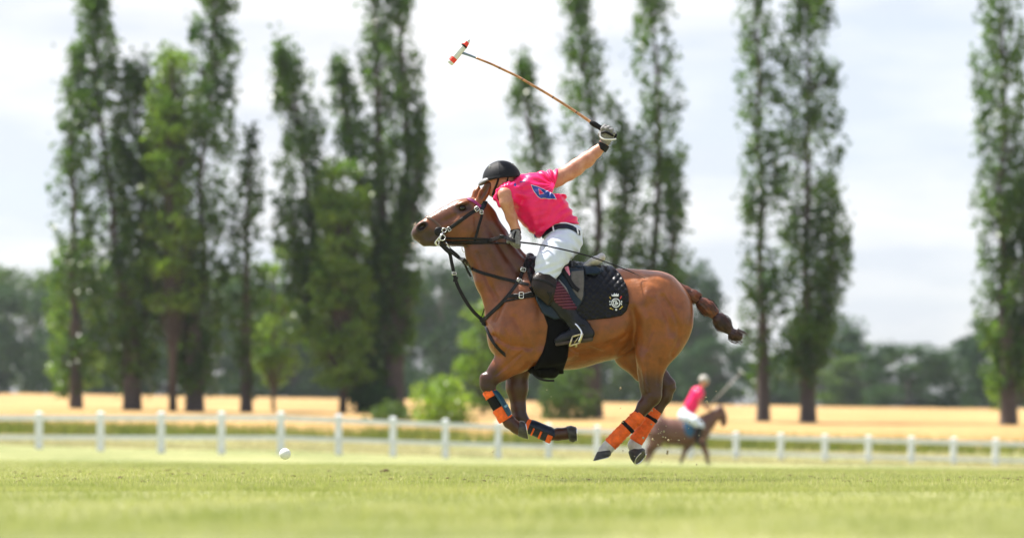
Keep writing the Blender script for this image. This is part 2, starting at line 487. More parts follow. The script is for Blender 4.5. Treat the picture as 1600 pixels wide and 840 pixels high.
def ground_mat(name, cols, scales, bump=0.02, rough=0.9, bscale=30, sheen=0.0):
    """several noises blended into one natural ground colour"""
    m = bpy.data.materials.new(name); m.use_nodes = True; N = m.node_tree.nodes; L = m.node_tree.links
    b = N['Principled BSDF']; b.inputs['Roughness'].default_value = rough; b.inputs['Specular IOR Level'].default_value = 0.25
    if sheen: b.inputs['Sheen Weight'].default_value = sheen
    g = N.new('ShaderNodeNewGeometry'); last = None
    for (c1, c2), (sc, st) in zip(cols, scales):
        mp = N.new('ShaderNodeMapping'); mp.inputs['Scale'].default_value = st
        L.new(g.outputs['Position'], mp.inputs['Vector'])
        n = N.new('ShaderNodeTexNoise'); n.inputs['Scale'].default_value = sc; n.inputs['Detail'].default_value = 5; n.inputs['Roughness'].default_value = .65
        L.new(mp.outputs['Vector'], n.inputs['Vector'])
        r = N.new('ShaderNodeValToRGB'); r.color_ramp.elements[0].position = .36; r.color_ramp.elements[1].position = .66
        r.color_ramp.elements[0].color = (*c1, 1); r.color_ramp.elements[1].color = (*c2, 1)
        L.new(n.outputs['Fac'], r.inputs['Fac'])
        if last is None: last = r.outputs['Color']
        else:
            mx = N.new('ShaderNodeMixRGB'); mx.blend_type = 'MULTIPLY'; mx.inputs['Fac'].default_value = 1
            L.new(last, mx.inputs['Color1']); L.new(r.outputs['Color'], mx.inputs['Color2']); last = mx.outputs['Color']
    L.new(last, b.inputs['Base Color'])
    n2 = N.new('ShaderNodeTexNoise'); n2.inputs['Scale'].default_value = bscale; n2.inputs['Detail'].default_value = 6
    L.new(g.outputs['Position'], n2.inputs['Vector'])
    bp = N.new('ShaderNodeBump'); bp.inputs['Distance'].default_value = bump; L.new(n2.outputs['Fac'], bp.inputs['Height']); L.new(bp.outputs['Normal'], b.inputs['Normal'])
    return m

M['turf'] = ground_mat('mown_turf', [((.26, .285, .115), (.38, .38, .185)), ((.56, .62, .46), (1.2, 1.12, 1.15)), ((.8, .84, .75), (1.12, 1.1, 1.1))],
                       [(3.0, (1, .35, 1)), (.22, (1, .35, 1)), (25, (1, 1, 1))], bump=.03, bscale=60)
M['verge_soil'] = ground_mat('dry_verge', [((.29, .29, .115), (.42, .35, .19)), ((.75, .8, .7), (1.1, 1.05, 1.05))], [(.35, (1, .5, 1)), (3, (1, 1, 1))], bump=.05)
M['wheat'] = ground_mat('ripe_wheat', [((.36, .225, .085), (.48, .31, .13)), ((.8, .78, .72), (1.1, 1.1, 1.1))], [(.09, (1, .3, 1)), (3.5, (1, .6, 1))], bump=.10, bscale=9)
M['blade'] = mat('grass_blade', (.25, .29, .085), rough=.55, col2=(.50, .49, .24), vscale=1.2, trans=.35, spec=.3)
M['blade_dry'] = mat('dry_grass_blade', (.55, .50, .27), rough=.7, trans=.25, spec=.2)
M['verge_blade'] = mat('verge_grass_blade', (.13, .17, .035), rough=.6, col2=(.26, .25, .08), vscale=.6, trans=.35, spec=.25)
M['soil'] = mat('dark_soil', (.10, .055, .035), rough=.95, var=.4, vscale=40)

xw = lambda D: (-max(9, abs(D) * .30 + 8), max(9, abs(D) * .30 + 8))
Dn = list(np.linspace(-40, 2, 12)) + list(np.linspace(3, 40, 75)) + list(np.linspace(41, 106, 50))
micro = lambda x, D: .006 * math.sin(x * 1.7 + D * .9) * math.sin(D * .6 + x * .3) if D < 60 else .03 * math.sin(x * .5 + D * .21)
sheet('turf', Dn, lambda D: (-150, 150), M['turf'], nx=150, bump_fn=micro)
sheet('dry_verge_ground', np.linspace(99, 132, 24), lambda D: (-150, 150), M['verge_soil'], nx=60, dz=.012)
sheet('wheat_field', list(np.linspace(111, 330, 62)) + [332], lambda D: (-260, 260), M['wheat'], nx=120, dz=.62,
      bump_fn=lambda x, D: (-.7 if D > 331 else (-.62 if D < 112 else 0)) + .08 * math.sin(x * .35 + D * .11) * math.sin(D * .23))
sheet('far_land', list(np.linspace(128, 700, 40)) + [1000, 1500, 2500, 4000], lambda D: (-D * .8 - 60, D * .8 + 60), M['verge_soil'], nx=50, dz=-.02)

# turf blades: real blades where the lens can see them, denser in the focused band
def blades(name, n, Dlo, Dhi, hgt, wid, m, seed, pw=1.0, lean=.5, dens=None, dz=0):
    R = np.random.default_rng(seed)
    D = Dlo + (Dhi - Dlo) * R.random(n) ** pw
    x = (R.random(n) * 2 - 1) * (D * 0.245 + .6)
    if dens is not None:
        k = dens(x, D, R); D, x = D[k], x[k]; n = len(D)
    z = CAM_Z + np.interp(D, [p[0] for p in PROFILE], [p[1] for p in PROFILE]) - np.array([lateral(d) for d in D]) * x + dz
    h = hgt * (.5 + R.random(n)); w = wid * (.7 + .6 * R.random(n))
    a = R.random(n) * PI; la = R.random(n) * 2 * PI; ll = h * lean * R.random(n)
    dx, dy = np.cos(a) * w, np.sin(a) * w
    y = D - CAM_D
    A = np.stack([x - dx, y - dy, z - .01], 1); B_ = np.stack([x + dx, y + dy, z - .01], 1)
    C_ = np.stack([x + np.cos(la) * ll, y + np.sin(la) * ll, z + h], 1)
    V = np.stack([A, B_, C_], 1).reshape(-1, 3)
    F = np.arange(n * 3, dtype=np.int32).reshape(-1, 3)
    o = mesh_np(name, V, F, m, smooth=False)
    return tag(o, kind='stuff')
tag(blades('grass', 230000, 13, 44, .026, .0030, M['blade'], 1, pw=1.25), 'short mown green turf grass in the focused band below the pony', 'grass')
tag(blades('grass', 60000, 5.5, 14, .022, .0028, M['blade'], 2), 'short mown green turf grass blurred close to the camera', 'grass')
tag(blades('dry_grass', 26000, 13, 40, .024, .0034, M['blade_dry'], 3, lean=1.1), 'pale dry clippings scattered through the mown turf', 'grass')
patch = lambda lo, hi: (lambda x, D, R: (np.sin(x * .55 + 3 * np.sin(x * .17)) * .5 + .5) * .8 + .25 > R.random(len(x)))
tag(blades('verge_grass', 42000, 104, 119, .46, .04, M['verge_blade'], 4, lean=.6, dens=patch(0, 1)), 'tall green unmown grass strip behind the white fence', 'grass')
tag(blades('rough_grass', 30000, 88, 104, .10, .035, M['blade_dry'], 5, lean=.9), 'yellowing rough grass between fence and tall strip', 'grass')
cr_ = MB(); R = random.Random(12)
for k in range(420):
    D = R.uniform(17, 34); x = R.uniform(-1, 1) * D * .22; n_ = 1
    cr_.ball((x, D - CAM_D, ground_z(x, D) + .008), R.choice([.006, .008, .011, .018]), n=6, sc=(1.5, 1, .6))
tag(cr_.build('debris', M['soil']), 'crumbs of dark soil lying on the mown turf', 'soil crumbs', kind='stuff')
# a kicked-up divot
dv = MB(); R = random.Random(3)
for k in range(16):
    p = FAR(603 + R.gauss(0, 3.4), 0, 26); p.z = ground_z(p.x, 26) + R.uniform(0, .035)
    dv.ball(p, R.uniform(.008, .022), n=6, sc=(1.3, 1, .7))
tag(dv.build('divot', M['soil']), 'small clod of brown soil kicked up from the turf', 'divot')

# ------------------------------------------------------------------ white rail fence
fence = thing('fence', FAR(613, 700, 84), 'white post and rail fence crossing behind the pony, between turf and wheat', 'fence')
fx0, fD0, fx1, fD1 = (439 - 800) / 46.5, FPX / 46.5, (1150 - 800) / 38.2, FPX / 38.2
post_px = [22, 107, 190, 273, 356, 439, 529, 614, 696, 778.5, 857, 933, 1007, 1079, 1150, 1220, 1289, 1357, 1424, 1490, 1556, 1622]
post_px[:5] = [-36, 61, 157, 252, 346]
def fence_D(px):
    if px < 439: return fD0 + (439 - px) * .004, (px - 800) * (fD0 + (439 - px) * .004) / FPX
    if px > 1150: return fD1, (px - 800) * fD1 / FPX
    # where the sight line through px meets the fence line
    k = (px - 800) / FPX
    t = (k * fD0 - fx0) / ((fx1 - fx0) - k * (fD1 - fD0))
    return fD0 + t * (fD1 - fD0), fx0 + t * (fx1 - fx0)
FP = []
for px in post_px:
    D, x = fence_D(px)
    ytop = 646 + (min(max(px, 439), 1150) - 439) * (677 - 646) / (1150 - 439)
    zt = CAM_Z + (690 - ytop) * D / FPX
    if px > 1150: zt = ground_z(x, D) + FP[-1][2] - FP[-1][3]
    FP.append((x, D - CAM_D, zt, ground_z(x, D)))
post_me = None
for (x, y, zt, zg) in FP:
    mb = MB(); h = zt - zg + .25
    mb.box((0, 0, zg - .25 + h / 2 - zt), (.235, .15, h)); 
    o = mb.build('post', M['fence'], fence, smooth=False); o.location = (x, y, zt)
    c = MB(); c.add([(-.13, -.09, 0), (.13, -.09, 0), (.13, .09, 0), (-.13, .09, 0), (-.13, -.09, .03), (.13, -.09, .03), (.13, .09, .03), (-.13, .09, .03), (0, 0, .085)],
                    [(0, 3, 2, 1), (0, 1, 5, 4), (1, 2, 6, 5), (2, 3, 7, 6), (3, 0, 4, 7), (4, 5, 8), (5, 6, 8), (6, 7, 8), (7, 4, 8)])
    co = c.build('cap', M['fence'], o, smooth=False); co.matrix_parent_inverse = Matrix.Identity(4)
for i in range(len(FP) - 1):
    for dz, hh in ((-.135, .17), (-.80, .14)):
        a = Vector(FP[i][:3]) + Vector((0, -.02, dz)); b = Vector(FP[i + 1][:3]) + Vector((0, -.02, dz))
        d = (b - a); rot = d.to_track_quat('X', 'Z').to_matrix()
        mb = MB(); mb.box((a + b) / 2, (d.length - .02, .05, hh), rot); mb.build('rail', M['fence'], fence, smooth=False)

# ------------------------------------------------------------------ trees
def leafmat(name, c1, c2, tr=.35, vs=.5, rg=.34, sp_=.4):
    return mat(name, c1, rough=rg, col2=c2, vscale=vs, trans=tr, spec=sp_, detail=6)
M['leaf_poplar'] = leafmat('poplar_leaf', (.022, .062, .009), (.10, .19, .018), tr=.42)
M['leaf_bright'] = leafmat('bright_leaf', (.08, .16, .02), (.19, .29, .04), tr=.45)
M['leaf_far'] = leafmat('far_leaf', (.024, .060, .026), (.055, .105, .035), vs=.2, rg=.7, sp_=.1, tr=.2)
M['leaf_far_light'] = leafmat('far_light_leaf', (.055, .10, .028), (.11, .17, .04), vs=.2, rg=.7, sp_=.15)
M['leaf_bush'] = leafmat('bush_leaf', (.16, .25, .03), (.30, .40, .06), tr=.5)
M['bark'] = mat('grey_brown_bark', (.075, .058, .052), rough=.9, var=.35, vscale=5, bump=.03, bscale=8, stretch=(3, 3, .6))

def leaf_mesh(C, size, R, up_bias=0.3, sun_bias=0.0):
    """two-triangle leaves, one per row of C, random attitude"""
    n = len(C)
    u = R.normal(size=(n, 3)); u /= np.linalg.norm(u, axis=1)[:, None]
    v = R.normal(size=(n, 3)); v -= (v * u).sum(1)[:, None] * u; v /= np.linalg.norm(v, axis=1)[:, None]
    s = size * (.6 + .8 * R.random(n))[:, None]
    P = np.stack([C - u * s * .62, C - v * s * .42 + u * s * .05, C + u * s * .62, C + v * s * .42 - u * s * .05], 1).reshape(-1, 3)
    F = np.arange(n * 4, dtype=np.int32).reshape(-1, 4)
    return P, F

def poplar(name, base, plumes, trunk_r, label, group, seed, leaf=.24, dens=1.0, leafm='leaf_poplar', trunks=None):
    """plumes: list of (points (x, z, width)) in metres relative to the base; each is an upright column of leafy tufts"""
    R = np.random.default_rng(seed); rr = random.Random(seed)
    root = thing(name, base, label, 'tree', group)
    mb = MB(); P = []
    for pl in plumes:
        pts = [(p[0], p[3] if len(p) > 3 else rr.uniform(-.6, .6), p[1], p[2]) for p in pl]
        sp = spline(pts, 6)
        L = sum(np.linalg.norm(sp[i + 1][:3] - sp[i][:3]) for i in range(len(sp) - 1))
        z0 = sp[0][2]
        # limb inside the plume
        k = len(sp)
        mb.tube([base + Vector(p[:3]) for p in sp], [trunk_r * (.52 * (1 - i / k) + .05) for i in range(k)], n=7, caps=False)
        nt = int(L * 28 * dens * max(.6, np.mean([p[3] for p in sp]) / 1.1))
        for q in range(nt):
            t = rr.random() * (k - 1); i = int(t); f = t - i
            c = sp[i] * (1 - f) + sp[min(i + 1, k - 1)] * f
            w = c[3] * (1 + .28 * (1 - t / k)) * (.15 + 1.0 * rr.random() ** .6)
            a = rr.uniform(0, 2 * PI)
            tuft = np.array([c[0] + math.cos(a) * w, c[1] + math.sin(a) * w, c[2] + rr.uniform(-.4, .6)])
            if math.sin(tuft[2] * 1.9 + seed * 3 + math.cos(a) * 1.7) * math.sin(tuft[0] * 3.1 + tuft[2] * .9 + tuft[1]) > .22: continue
            nl = int(16 * rr.uniform(.6, 1.5)); sz = rr.uniform(.18, .36)
            P.append(tuft + R.normal(size=(nl, 3)) * np.array([sz * .75, sz * .75, sz * 1.35]))
            if q % 3 == 0:
                mb.tube([base + Vector(c[:3]) - Vector((0, 0, .7)), base + Vector(tuft)], [trunk_r * .07 + .012, .012], n=4, caps=False)
    for tr in (trunks or []):
        pts = [base + Vector((p[0], 0, p[1])) for p in tr]; rs = [p[2] for p in tr]
        sp = spline([(*p, r) for p, r in zip(pts, rs)], 5)
        K = 12; V = []; F = []
        for i, s_ in enumerate(sp):
            for j in range(K):
                a = 2 * PI * j / K; r = s_[3] * (1 + .10 * math.sin(3 * a + i * .35) + .06 * math.sin(7 * a + i * .9) + (.35 * math.exp(-i / 1.4) * (.6 + .4 * math.sin(5 * a))))
                V.append((s_[0] + math.cos(a) * r, s_[1] + math.sin(a) * r, s_[2]))
        for i in range(len(sp) - 1):
            for j in range(K): F.append((i * K + j, i * K + (j + 1) % K, (i + 1) * K + (j + 1) % K, (i + 1) * K + j))
        mb.add(V, F)
    mb.build('trunk', M['bark'], root)
    P = np.concatenate(P) + np.array(base)
    V, F = leaf_mesh(P, leaf, R)
    o = mesh_np('crown', V, F, M[leafm], root, smooth=False)
    return root

DP = 135.0; SP = FPX / DP
def px_plumes(bx, by, lst):
    """outline figures given in photo pixels -> metres at the poplars' distance, relative to a base at (bx, by)"""
    return [[((x - bx) / SP, (by - y) / SP, w / SP) for (x, y, w) in pl] for pl in lst]
GP = 'tall poplars standing behind the white fence'
def base_at(px, D=DP):
    x = (px - 800) * D / FPX
    return Vector((x, D - CAM_D, ground_z(x, D) - .05))
def pop(px, plumes, tr, label, seed, trunk_r=.45, D=DP, dens=1.0, **kw):
    b = base_at(px, D)
    s = FPX / D; by = 690 - (b.z - CAM_Z) * s
    pl = [[((x - px) / s, (by - y) / s, w / s) for (x, y, w) in q] for q in plumes]
    tt = [[((x - px) / s, (by - y) / s, w / s) for (x, y, w) in q] for q in tr]
    return poplar('poplar_tree', b, pl, trunk_r, label, GP, seed, trunks=tt, dens=dens, **kw)

pop(568, [[(560, 560, 20), (520, 470, 34), (490, 380, 36), (478, 280, 34), (470, 200, 30), (455, 130, 24), (440, 82, 9)],
          [(556, 560, 18), (500, 480, 34), (466, 400, 28), (455, 320, 22)],
          [(540, 520, 22), (530, 430, 26), (508, 340, 22), (500, 270, 10)],
          [(566, 610, 18), (530, 550, 32), (500, 490, 40), (478, 420, 34)], [(552, 600, 18), (560, 520, 34), (556, 440, 34), (540, 370, 20)]],
    [[(570, 668, 13), (566, 620, 12), (552, 560, 10), (536, 510, 8), (520, 450, 6)]],
    'leftmost poplar of the pair left of the pony, leaning outward with a single blunt tip', 11, dens=1.05)
pop(612, [[(600, 470, 20), (590, 380, 28), (566, 300, 26), (548, 220, 20), (537, 150, 15), (531, 102, 7)],
          [(606, 440, 20), (600, 350, 26), (592, 250, 26), (590, 150, 24), (588, 60, 22), (582, -20, 14), (580, -60, 8)],
          [(618, 430, 18), (632, 340, 24), (636, 240, 26), (632, 140, 24), (626, 50, 18), (622, -30, 12), (620, -70, 6)],
          [(622, 420, 14), (646, 330, 18), (654, 240, 13), (657, 170, 6)],
          [(592, 640, 22), (580, 590, 24), (578, 520, 26), (590, 450, 26)], [(608, 560, 12), (600, 500, 22), (604, 430, 26), (610, 350, 22)], [(618, 560, 8), (636, 480, 20), (640, 420, 16)]],
    [[(614, 672, 17), (615, 600, 15), (617, 520, 14), (618, 450, 13), (622, 380, 9), (628, 300, 6)], [(617, 470, 9), (604, 420, 9), (598, 360, 8), (594, 260, 5)]],
    'many-tipped poplar with a thick grey trunk, just left of the pony head', 12, trunk_r=.5, dens=1.05)
pop(926, [[(918, 520, 14), (880, 430, 22), (858, 350, 24), (842, 270, 24), (828, 200, 22), (820, 145, 16), (818, 106, 6)],
          [(924, 520, 16), (930, 430, 26), (936, 340, 30), (930, 260, 34), (924, 180, 36), (914, 110, 30), (906, 50, 22), (900, -10, 12), (898, -40, 6)],
          [(930, 500, 12), (960, 420, 20), (975, 330, 16), (975, 240, 12), (968, 180, 5)],
          [(922, 560, 20), (908, 500, 22), (902, 440, 24), (890, 380, 20)]],
    [[(926, 676, 16), (925, 610, 14), (923, 540, 13), (926, 470, 10), (932, 400, 7)]],
    'poplar with two separated tips directly behind the raised mallet arm', 13, trunk_r=.5, dens=.85)
pop(1022, [[(1020, 520, 16), (1020, 430, 32), (1026, 350, 34), (1030, 270, 34), (1028, 190, 32), (1026, 110, 30), (1022, 40, 26), (1018, -30, 18), (1014, -70, 8)],
           [(1024, 500, 14), (1048, 420, 18), (1050, 330, 16), (1046, 240, 14)]],
    [[(1022, 680, 12), (1022, 600, 11), (1021, 520, 9), (1022, 440, 7)]],
    'straight dense poplar directly above the pony croup', 14, dens=.85)
pop(1192, [[(1192, 600, 18), (1190, 500, 24), (1188, 400, 26), (1190, 300, 24), (1184, 200, 24), (1186, 100, 24), (1180, 20, 22), (1186, -50, 16)]],
    [[(1192, 690, 11), (1192, 620, 10), (1192, 500, 8)]],
    'slim poplar above the distant rider', 15, dens=.9)
pop(1262, [[(1262, 600, 20), (1262, 500, 32), (1258, 400, 36), (1262, 300, 40), (1260, 200, 44), (1264, 100, 38), (1262, 0, 30), (1262, -60, 18)],
           [(1262, 560, 16), (1290, 480, 22), (1300, 380, 22), (1296, 300, 16)]],
    [[(1262, 692, 13), (1262, 620, 12), (1262, 500, 9)]],
    'broad dark poplar just right of the slim one behind the distant rider', 16)
pop(1572, [[(1572, 600, 20), (1568, 500, 28), (1570, 400, 30), (1560, 300, 30), (1572, 200, 36), (1570, 100, 40), (1566, 0, 30), (1572, -60, 18)],
           [(1590, 600, 20), (1604, 480, 26), (1600, 360, 24), (1600, 240, 20)]],
    [[(1576, 700, 13), (1575, 620, 12), (1574, 500, 9)]],
    'solitary poplar at the far right end of the row', 17)
pop(384, [[(384, 600, 16), (384, 520, 22), (386, 430, 22), (386, 350, 20), (388, 280, 16), (390, 212, 6)]],
    [[(384, 664, 10), (384, 600, 9), (384, 500, 7)]], 'shorter slim poplar standing alone between two taller groups', 18)
pop(300, [[(300, 600, 24), (305, 500, 36), (320, 400, 36), (312, 300, 38), (322, 200, 38), (330, 100, 34), (336, 10, 26), (340, -50, 14)],
          [(296, 560, 20), (278, 470, 32), (262, 380, 32), (258, 280, 28), (262, 190, 22), (264, 120, 10)]],
    [[(302, 662, 15), (303, 600, 14), (302, 520, 12), (305, 440, 8)]],
    'dark two-tipped poplar, second group from the left edge', 19, dens=1.2)
pop(205, [[(205, 600, 24), (196, 500, 36), (180, 400, 36), (172, 300, 36), (160, 200, 34), (150, 100, 30), (146, 10, 22), (142, -50, 12)],
          [(210, 580, 20), (228, 480, 34), (226, 380, 34), (220, 280, 30), (214, 190, 28), (210, 100, 16)]],
    [[(205, 660, 15), (205, 600, 14), (203, 520, 12), (200, 440, 8)]],
    'broad dark poplar with a leaning left tip near the left edge', 20, dens=1.2)
pop(118, [[(118, 600, 20), (116, 500, 28), (112, 420, 30), (116, 320, 26), (112, 220, 22), (118, 140, 16), (120, 90, 6)]],
    [[(118, 656, 11), (118, 600, 10), (118, 500, 8)]], 'pointed poplar at the far left end of the row', 21)

# round leafy trees: the copse beyond the wheat, and lighter young trees among the poplars
def round_tree(name, base, h, w, label, group, seed, leafm, n=3400, leaf=.5, trunk=.35, clumps=34, low=.15):
    R = np.random.default_rng(seed); rr = random.Random(seed)
    root = thing(name, base, label, 'tree', group)
    mb = MB(); P = []
    mb.tube([base - Vector((0, 0, .3)), base + Vector((.1 * w * rr.uniform(-1, 1), 0, h * .3)), base + Vector((.1 * w * rr.uniform(-1, 1), 0, h * .8))], [trunk, trunk * .8, trunk * .15], n=9)
    for q in range(clumps):
        a = rr.uniform(0, 2 * PI); t = rr.random(); zz = low + (1 - low) * t
        rad = w / 2 * math.sqrt(max(.04, 1 - ((zz - .5) / .56) ** 2)) * (.4 + .6 * rr.random() ** .5)
        c = Vector((math.cos(a) * rad, math.sin(a) * rad, h * zz * .94))
        cr = max(.8, w * rr.uniform(.09, .19))
        mb.tube([base + Vector((0, 0, h * max(.15, zz - .25))), base + c], [trunk * .25, .03], n=4, caps=False)
        m_ = int(n / clumps)
        X = R.normal(size=(m_, 3)); X /= np.linalg.norm(X, axis=1)[:, None]; X *= (R.random(m_) ** .45)[:, None] * cr * np.array([1.15, 1.15, .8])
        P.append(X + np.array(c))
    mb.build('trunk', M['bark'], root)
    P = np.concatenate(P) + np.array(base)
    V, F = leaf_mesh(P, leaf, R); mesh_np('crown', V, F, M[leafm], root, smooth=False)
    return root
def copy_thing(src, loc, scale, rz, label):
    c = src.copy(); scene.collection.objects.link(c); c.location = loc; c.scale = scale; c.rotation_euler = (0, 0, rz); c['label'] = label
    for ch in src.children:
        k = ch.copy(); scene.collection.objects.link(k); k.parent = c; k.matrix_parent_inverse = Matrix.Translation(-src.location)
    return c
GF_ = 'round trees of the copse beyond the wheat field'
protos = []
copse = []      # (px, top y, width px, light?)
copse += [(-40, 470, 130, 0), (40, 440, 120, 1), (118, 480, 120, 0), (190, 450, 130, 0), (262, 470, 120, 0), (330, 440, 120, 1), (400, 470, 110, 0), (448, 500, 110, 0), (505, 520, 100, 0),
          (560, 500, 100, 0), (648, 490, 90, 0), (690, 438, 110, 0), (745, 468, 100, 0), (800, 470, 110, 1), (862, 500, 110, 0), (915, 520, 100, 1), (975, 480, 110, 0), (1040, 500, 100, 1),
          (1078, 440, 84, 0), (1118, 540, 84, 0), (1216, 560, 90, 0), (1285, 500, 110, 0), (1350, 560, 100, 1), (1420, 545, 110, 0), (1490, 570, 100, 0), (1560, 500, 120, 0), (1630, 520, 110, 1)]
words = ['', '']
landm = {0: 'beyond the picture edge on the left', 3: 'behind the leaning left poplars'}
names = ['far left end of the copse', 'pale round tree near the left end of the copse', 'dark low tree under the pointed left poplar', 'dark tree behind the broad left poplar',
         'dark tree between the two left poplar groups', 'pale tree behind the dark two-tipped poplar', 'dark tree behind the shorter slim poplar', 'dark tree left of the leaning poplar trunk',
         'low dark tree behind the leaning poplar crown', 'dark tree between the two poplar trunks', 'narrow dark tree right of the thick poplar trunk', 'tall blue-green round tree in front of the pony chest',
         'dark tree behind the pony forelegs', 'pale tree seen under the pony neck', 'dark tree behind the pony belly', 'pale tree behind the poplar trunk under the belly', 'dark tree behind the pony thigh',
         'pale tree behind the pony hocks', 'tall tree rising over the pony tail root', 'low tree behind the distant rider', 'low tree right of the distant mallet', 'round tree behind the broad right poplar',
         'pale low tree right of the broad right poplar', 'low dark tree in the open right gap', 'lowest tree of the right gap', 'dark tree behind the last right poplar', 'pale tree at the right end of the copse']
for i, (px, ty, wpx, lt) in enumerate(copse):
    ty -= 34 if px < 1100 else 10; wpx *= 1.22
    D = 345 + (i * 37 % 50); s = FPX / D; x = (px - 800) / s
    b = Vector((x, D - CAM_D, ground_z(x, D))); h = (690 - ty) / s + CAM_Z - b.z; w = wpx / s * 1.15
    key = (lt, i % 2 if i < 8 else (i // 2) % 2)
    lab = ('round leafy copse tree: ' if not names[i].split()[0] in ('pale',) else '') + names[i]
    lab = names[i] if 'tree' in names[i] else 'round dark tree at the ' + names[i]
    lab = lab + ', beyond the wheat'
    pr = next((p for p in protos if p[0] == key), None)
    if pr is None:
        r_ = round_tree('deciduous_tree', b, h, w, lab, GF_, 40 + i, 'leaf_far_light' if lt else 'leaf_far', n=8000, leaf=.62, trunk=.32, clumps=60, low=.03)
        protos.append((key, r_, h, w))
    else:
        src = pr[1]
        # children carry an inverse translation of the source's place, so copies scale about their own base
        copy_thing(src, b, (w / pr[3], w / pr[3], h / pr[2]), (i * 1.3) % 6.28, lab)
GY = 'young light green trees and bushes among the poplars'
def yt(px, ty, wpx, D, lab, seed, name='young_tree', n=2600, leaf=.26, low=.1, lm='leaf_bright', trunk=.14, cl=30):
    s = FPX / D; x = (px - 800) / s; b = Vector((x, D - CAM_D, ground_z(x, D))); h = (690 - ty) / s + CAM_Z - b.z
    return round_tree(name, b, h, wpx / s, lab, GY, seed, lm, n=n, leaf=leaf, trunk=trunk, clumps=cl, low=low)
yt(534, 236, 78, 132.5, 'tall yellow-green tree filling the gap between the leaning and the thick-trunked poplar', 70, n=6500, cl=95, leaf=.24, low=.15, trunk=.25)
yt(428, 372, 76, 150, 'light green tree at the foot of the leaning poplar, on its left', 71, n=2600)
yt(690, 596, 66, 116, 'round bright green bush behind the fence in front of the pony knee', 72, name='bush', lm='leaf_bush', n=2600, leaf=.17, low=.0, trunk=.05)
yt(893, 572, 76, 128, 'green bush beside the poplar trunk under the pony belly', 73, name='bush', n=2200, leaf=.2, low=.0, lm='leaf_far_light', trunk=.05)
yt(752, 470, 60, 150, 'light green tree visible behind the pony chest', 74, n=2200, lm='leaf_bright')
yt(270, 40, 76, 133, 'tall yellow-green tree between the two dark left poplar groups', 75, n=5500, cl=80, leaf=.24, low=.3, trunk=.25)
yt(120, 350, 80, 150, 'light green tree in front of the copse at the left', 76, n=2600)
yt(578, 606, 56, 133, 'low dark bush around the foot of the leaning poplar', 77, name='bush', n=1600, leaf=.2, low=0, lm='leaf_far', trunk=.05)
yt(614, 640, 60, 122, 'low green bush under the thick poplar trunk', 78, name='bush', n=1400, leaf=.2, low=0, lm='leaf_far_light', trunk=.05)
yt(1590, 400, 90, 150, 'light green tree beside the last right poplar', 79, n=2600)
# ------------------------------------------------------------------ the galloping horse
horse = thing('horse', W(905, 740, 0), 'chestnut polo pony galloping off the ground, ridden by the player raising a mallet', 'horse')

HB = Field()
B = HB
# trunk
B.chain([(828, 488, 0, 66), (838, 491, 0, 78), (858, 495, 0, 80)], sy=0.60, k=12)
B.chain([(852, 494, 0, 81), (895, 495, 0, 78), (942, 492, 0, 69)], sy=0.70, k=14)
B.chain([(942, 490, 0, 68), (980, 479, 0, 56), (1020, 483, 0, 58)], sy=0.72, k=14)
B.cap((1020, 482, 0, 56), (1034, 491, 0, 49), sy=0.9, k=12)
for s in (-1, 1):
    B.ell((1022, 480, s * 20), (50, 27, 46), ang=0.5, k=12)                    # gluteal mass
    B.ell((1040, 506, s * 19), (40, 23, 52), ang=0.1, k=10)                    # buttock
    B.ell((1013, 464, s * 36), (15, 9, 7.5), ang=0.35, k=5)                      # point of hip
    B.ell((808, 490, s * 33), (27, 17, 60), ang=0.42, k=12)                    # shoulder blade
    B.ell((800, 528, s * 29), (34, 18, 28), ang=-0.5, k=12)                    # upper arm mass
    B.ell((780, 520, s * 18), (18, 17, 34), ang=0.05, k=12)                    # breast muscle
    B.ell((850, 525, s * 40), (60, 16, 42), ang=0.0, k=14)                     # ribs
    B.ell((930, 518, s * 38), (44, 13, 26), ang=-0.15, k=12)
B.cap((781, 498, 0, 18), (787, 532, 0, 20), sy=1.3, k=12)
B.ell((828, 424, 0), (26, 15, 18), ang=0.1, k=14)                              # withers
# neck
B.chain([(808, 458, 0, 55), (786, 430, 0, 44), (763, 393, 0, 34.5), (750, 356, 0, 29)], sy=0.46, k=10)
B.chain([(750, 356, 0, 29), (748, 338, 0, 22)], sy=0.55, k=8)
B.cap((812, 470, 0, 42), (786, 432, 0, 30), sy=0.72, k=14)
B.chain([(826, 417, 0, 9), (803, 393, 0, 8), (783, 365, 0, 8), (766, 336, 0, 7), (755, 321, 0, 7)], sy=0.8, k=8)   # crest
for s in (-1, 1):
    B.chain([(745, 392, s * 8, 8), (755, 440, s * 10, 10), (774, 492, s * 14, 12)], sy=0.8, k=9)           # front neck muscle
    B.cap((762, 372, s * 13, 6), (800, 440, s * 22, 14), sy=0.8, k=10)
    B.cap((772, 352, s * 9, 6), (812, 420, s * 16, 12), sy=0.8, k=10)
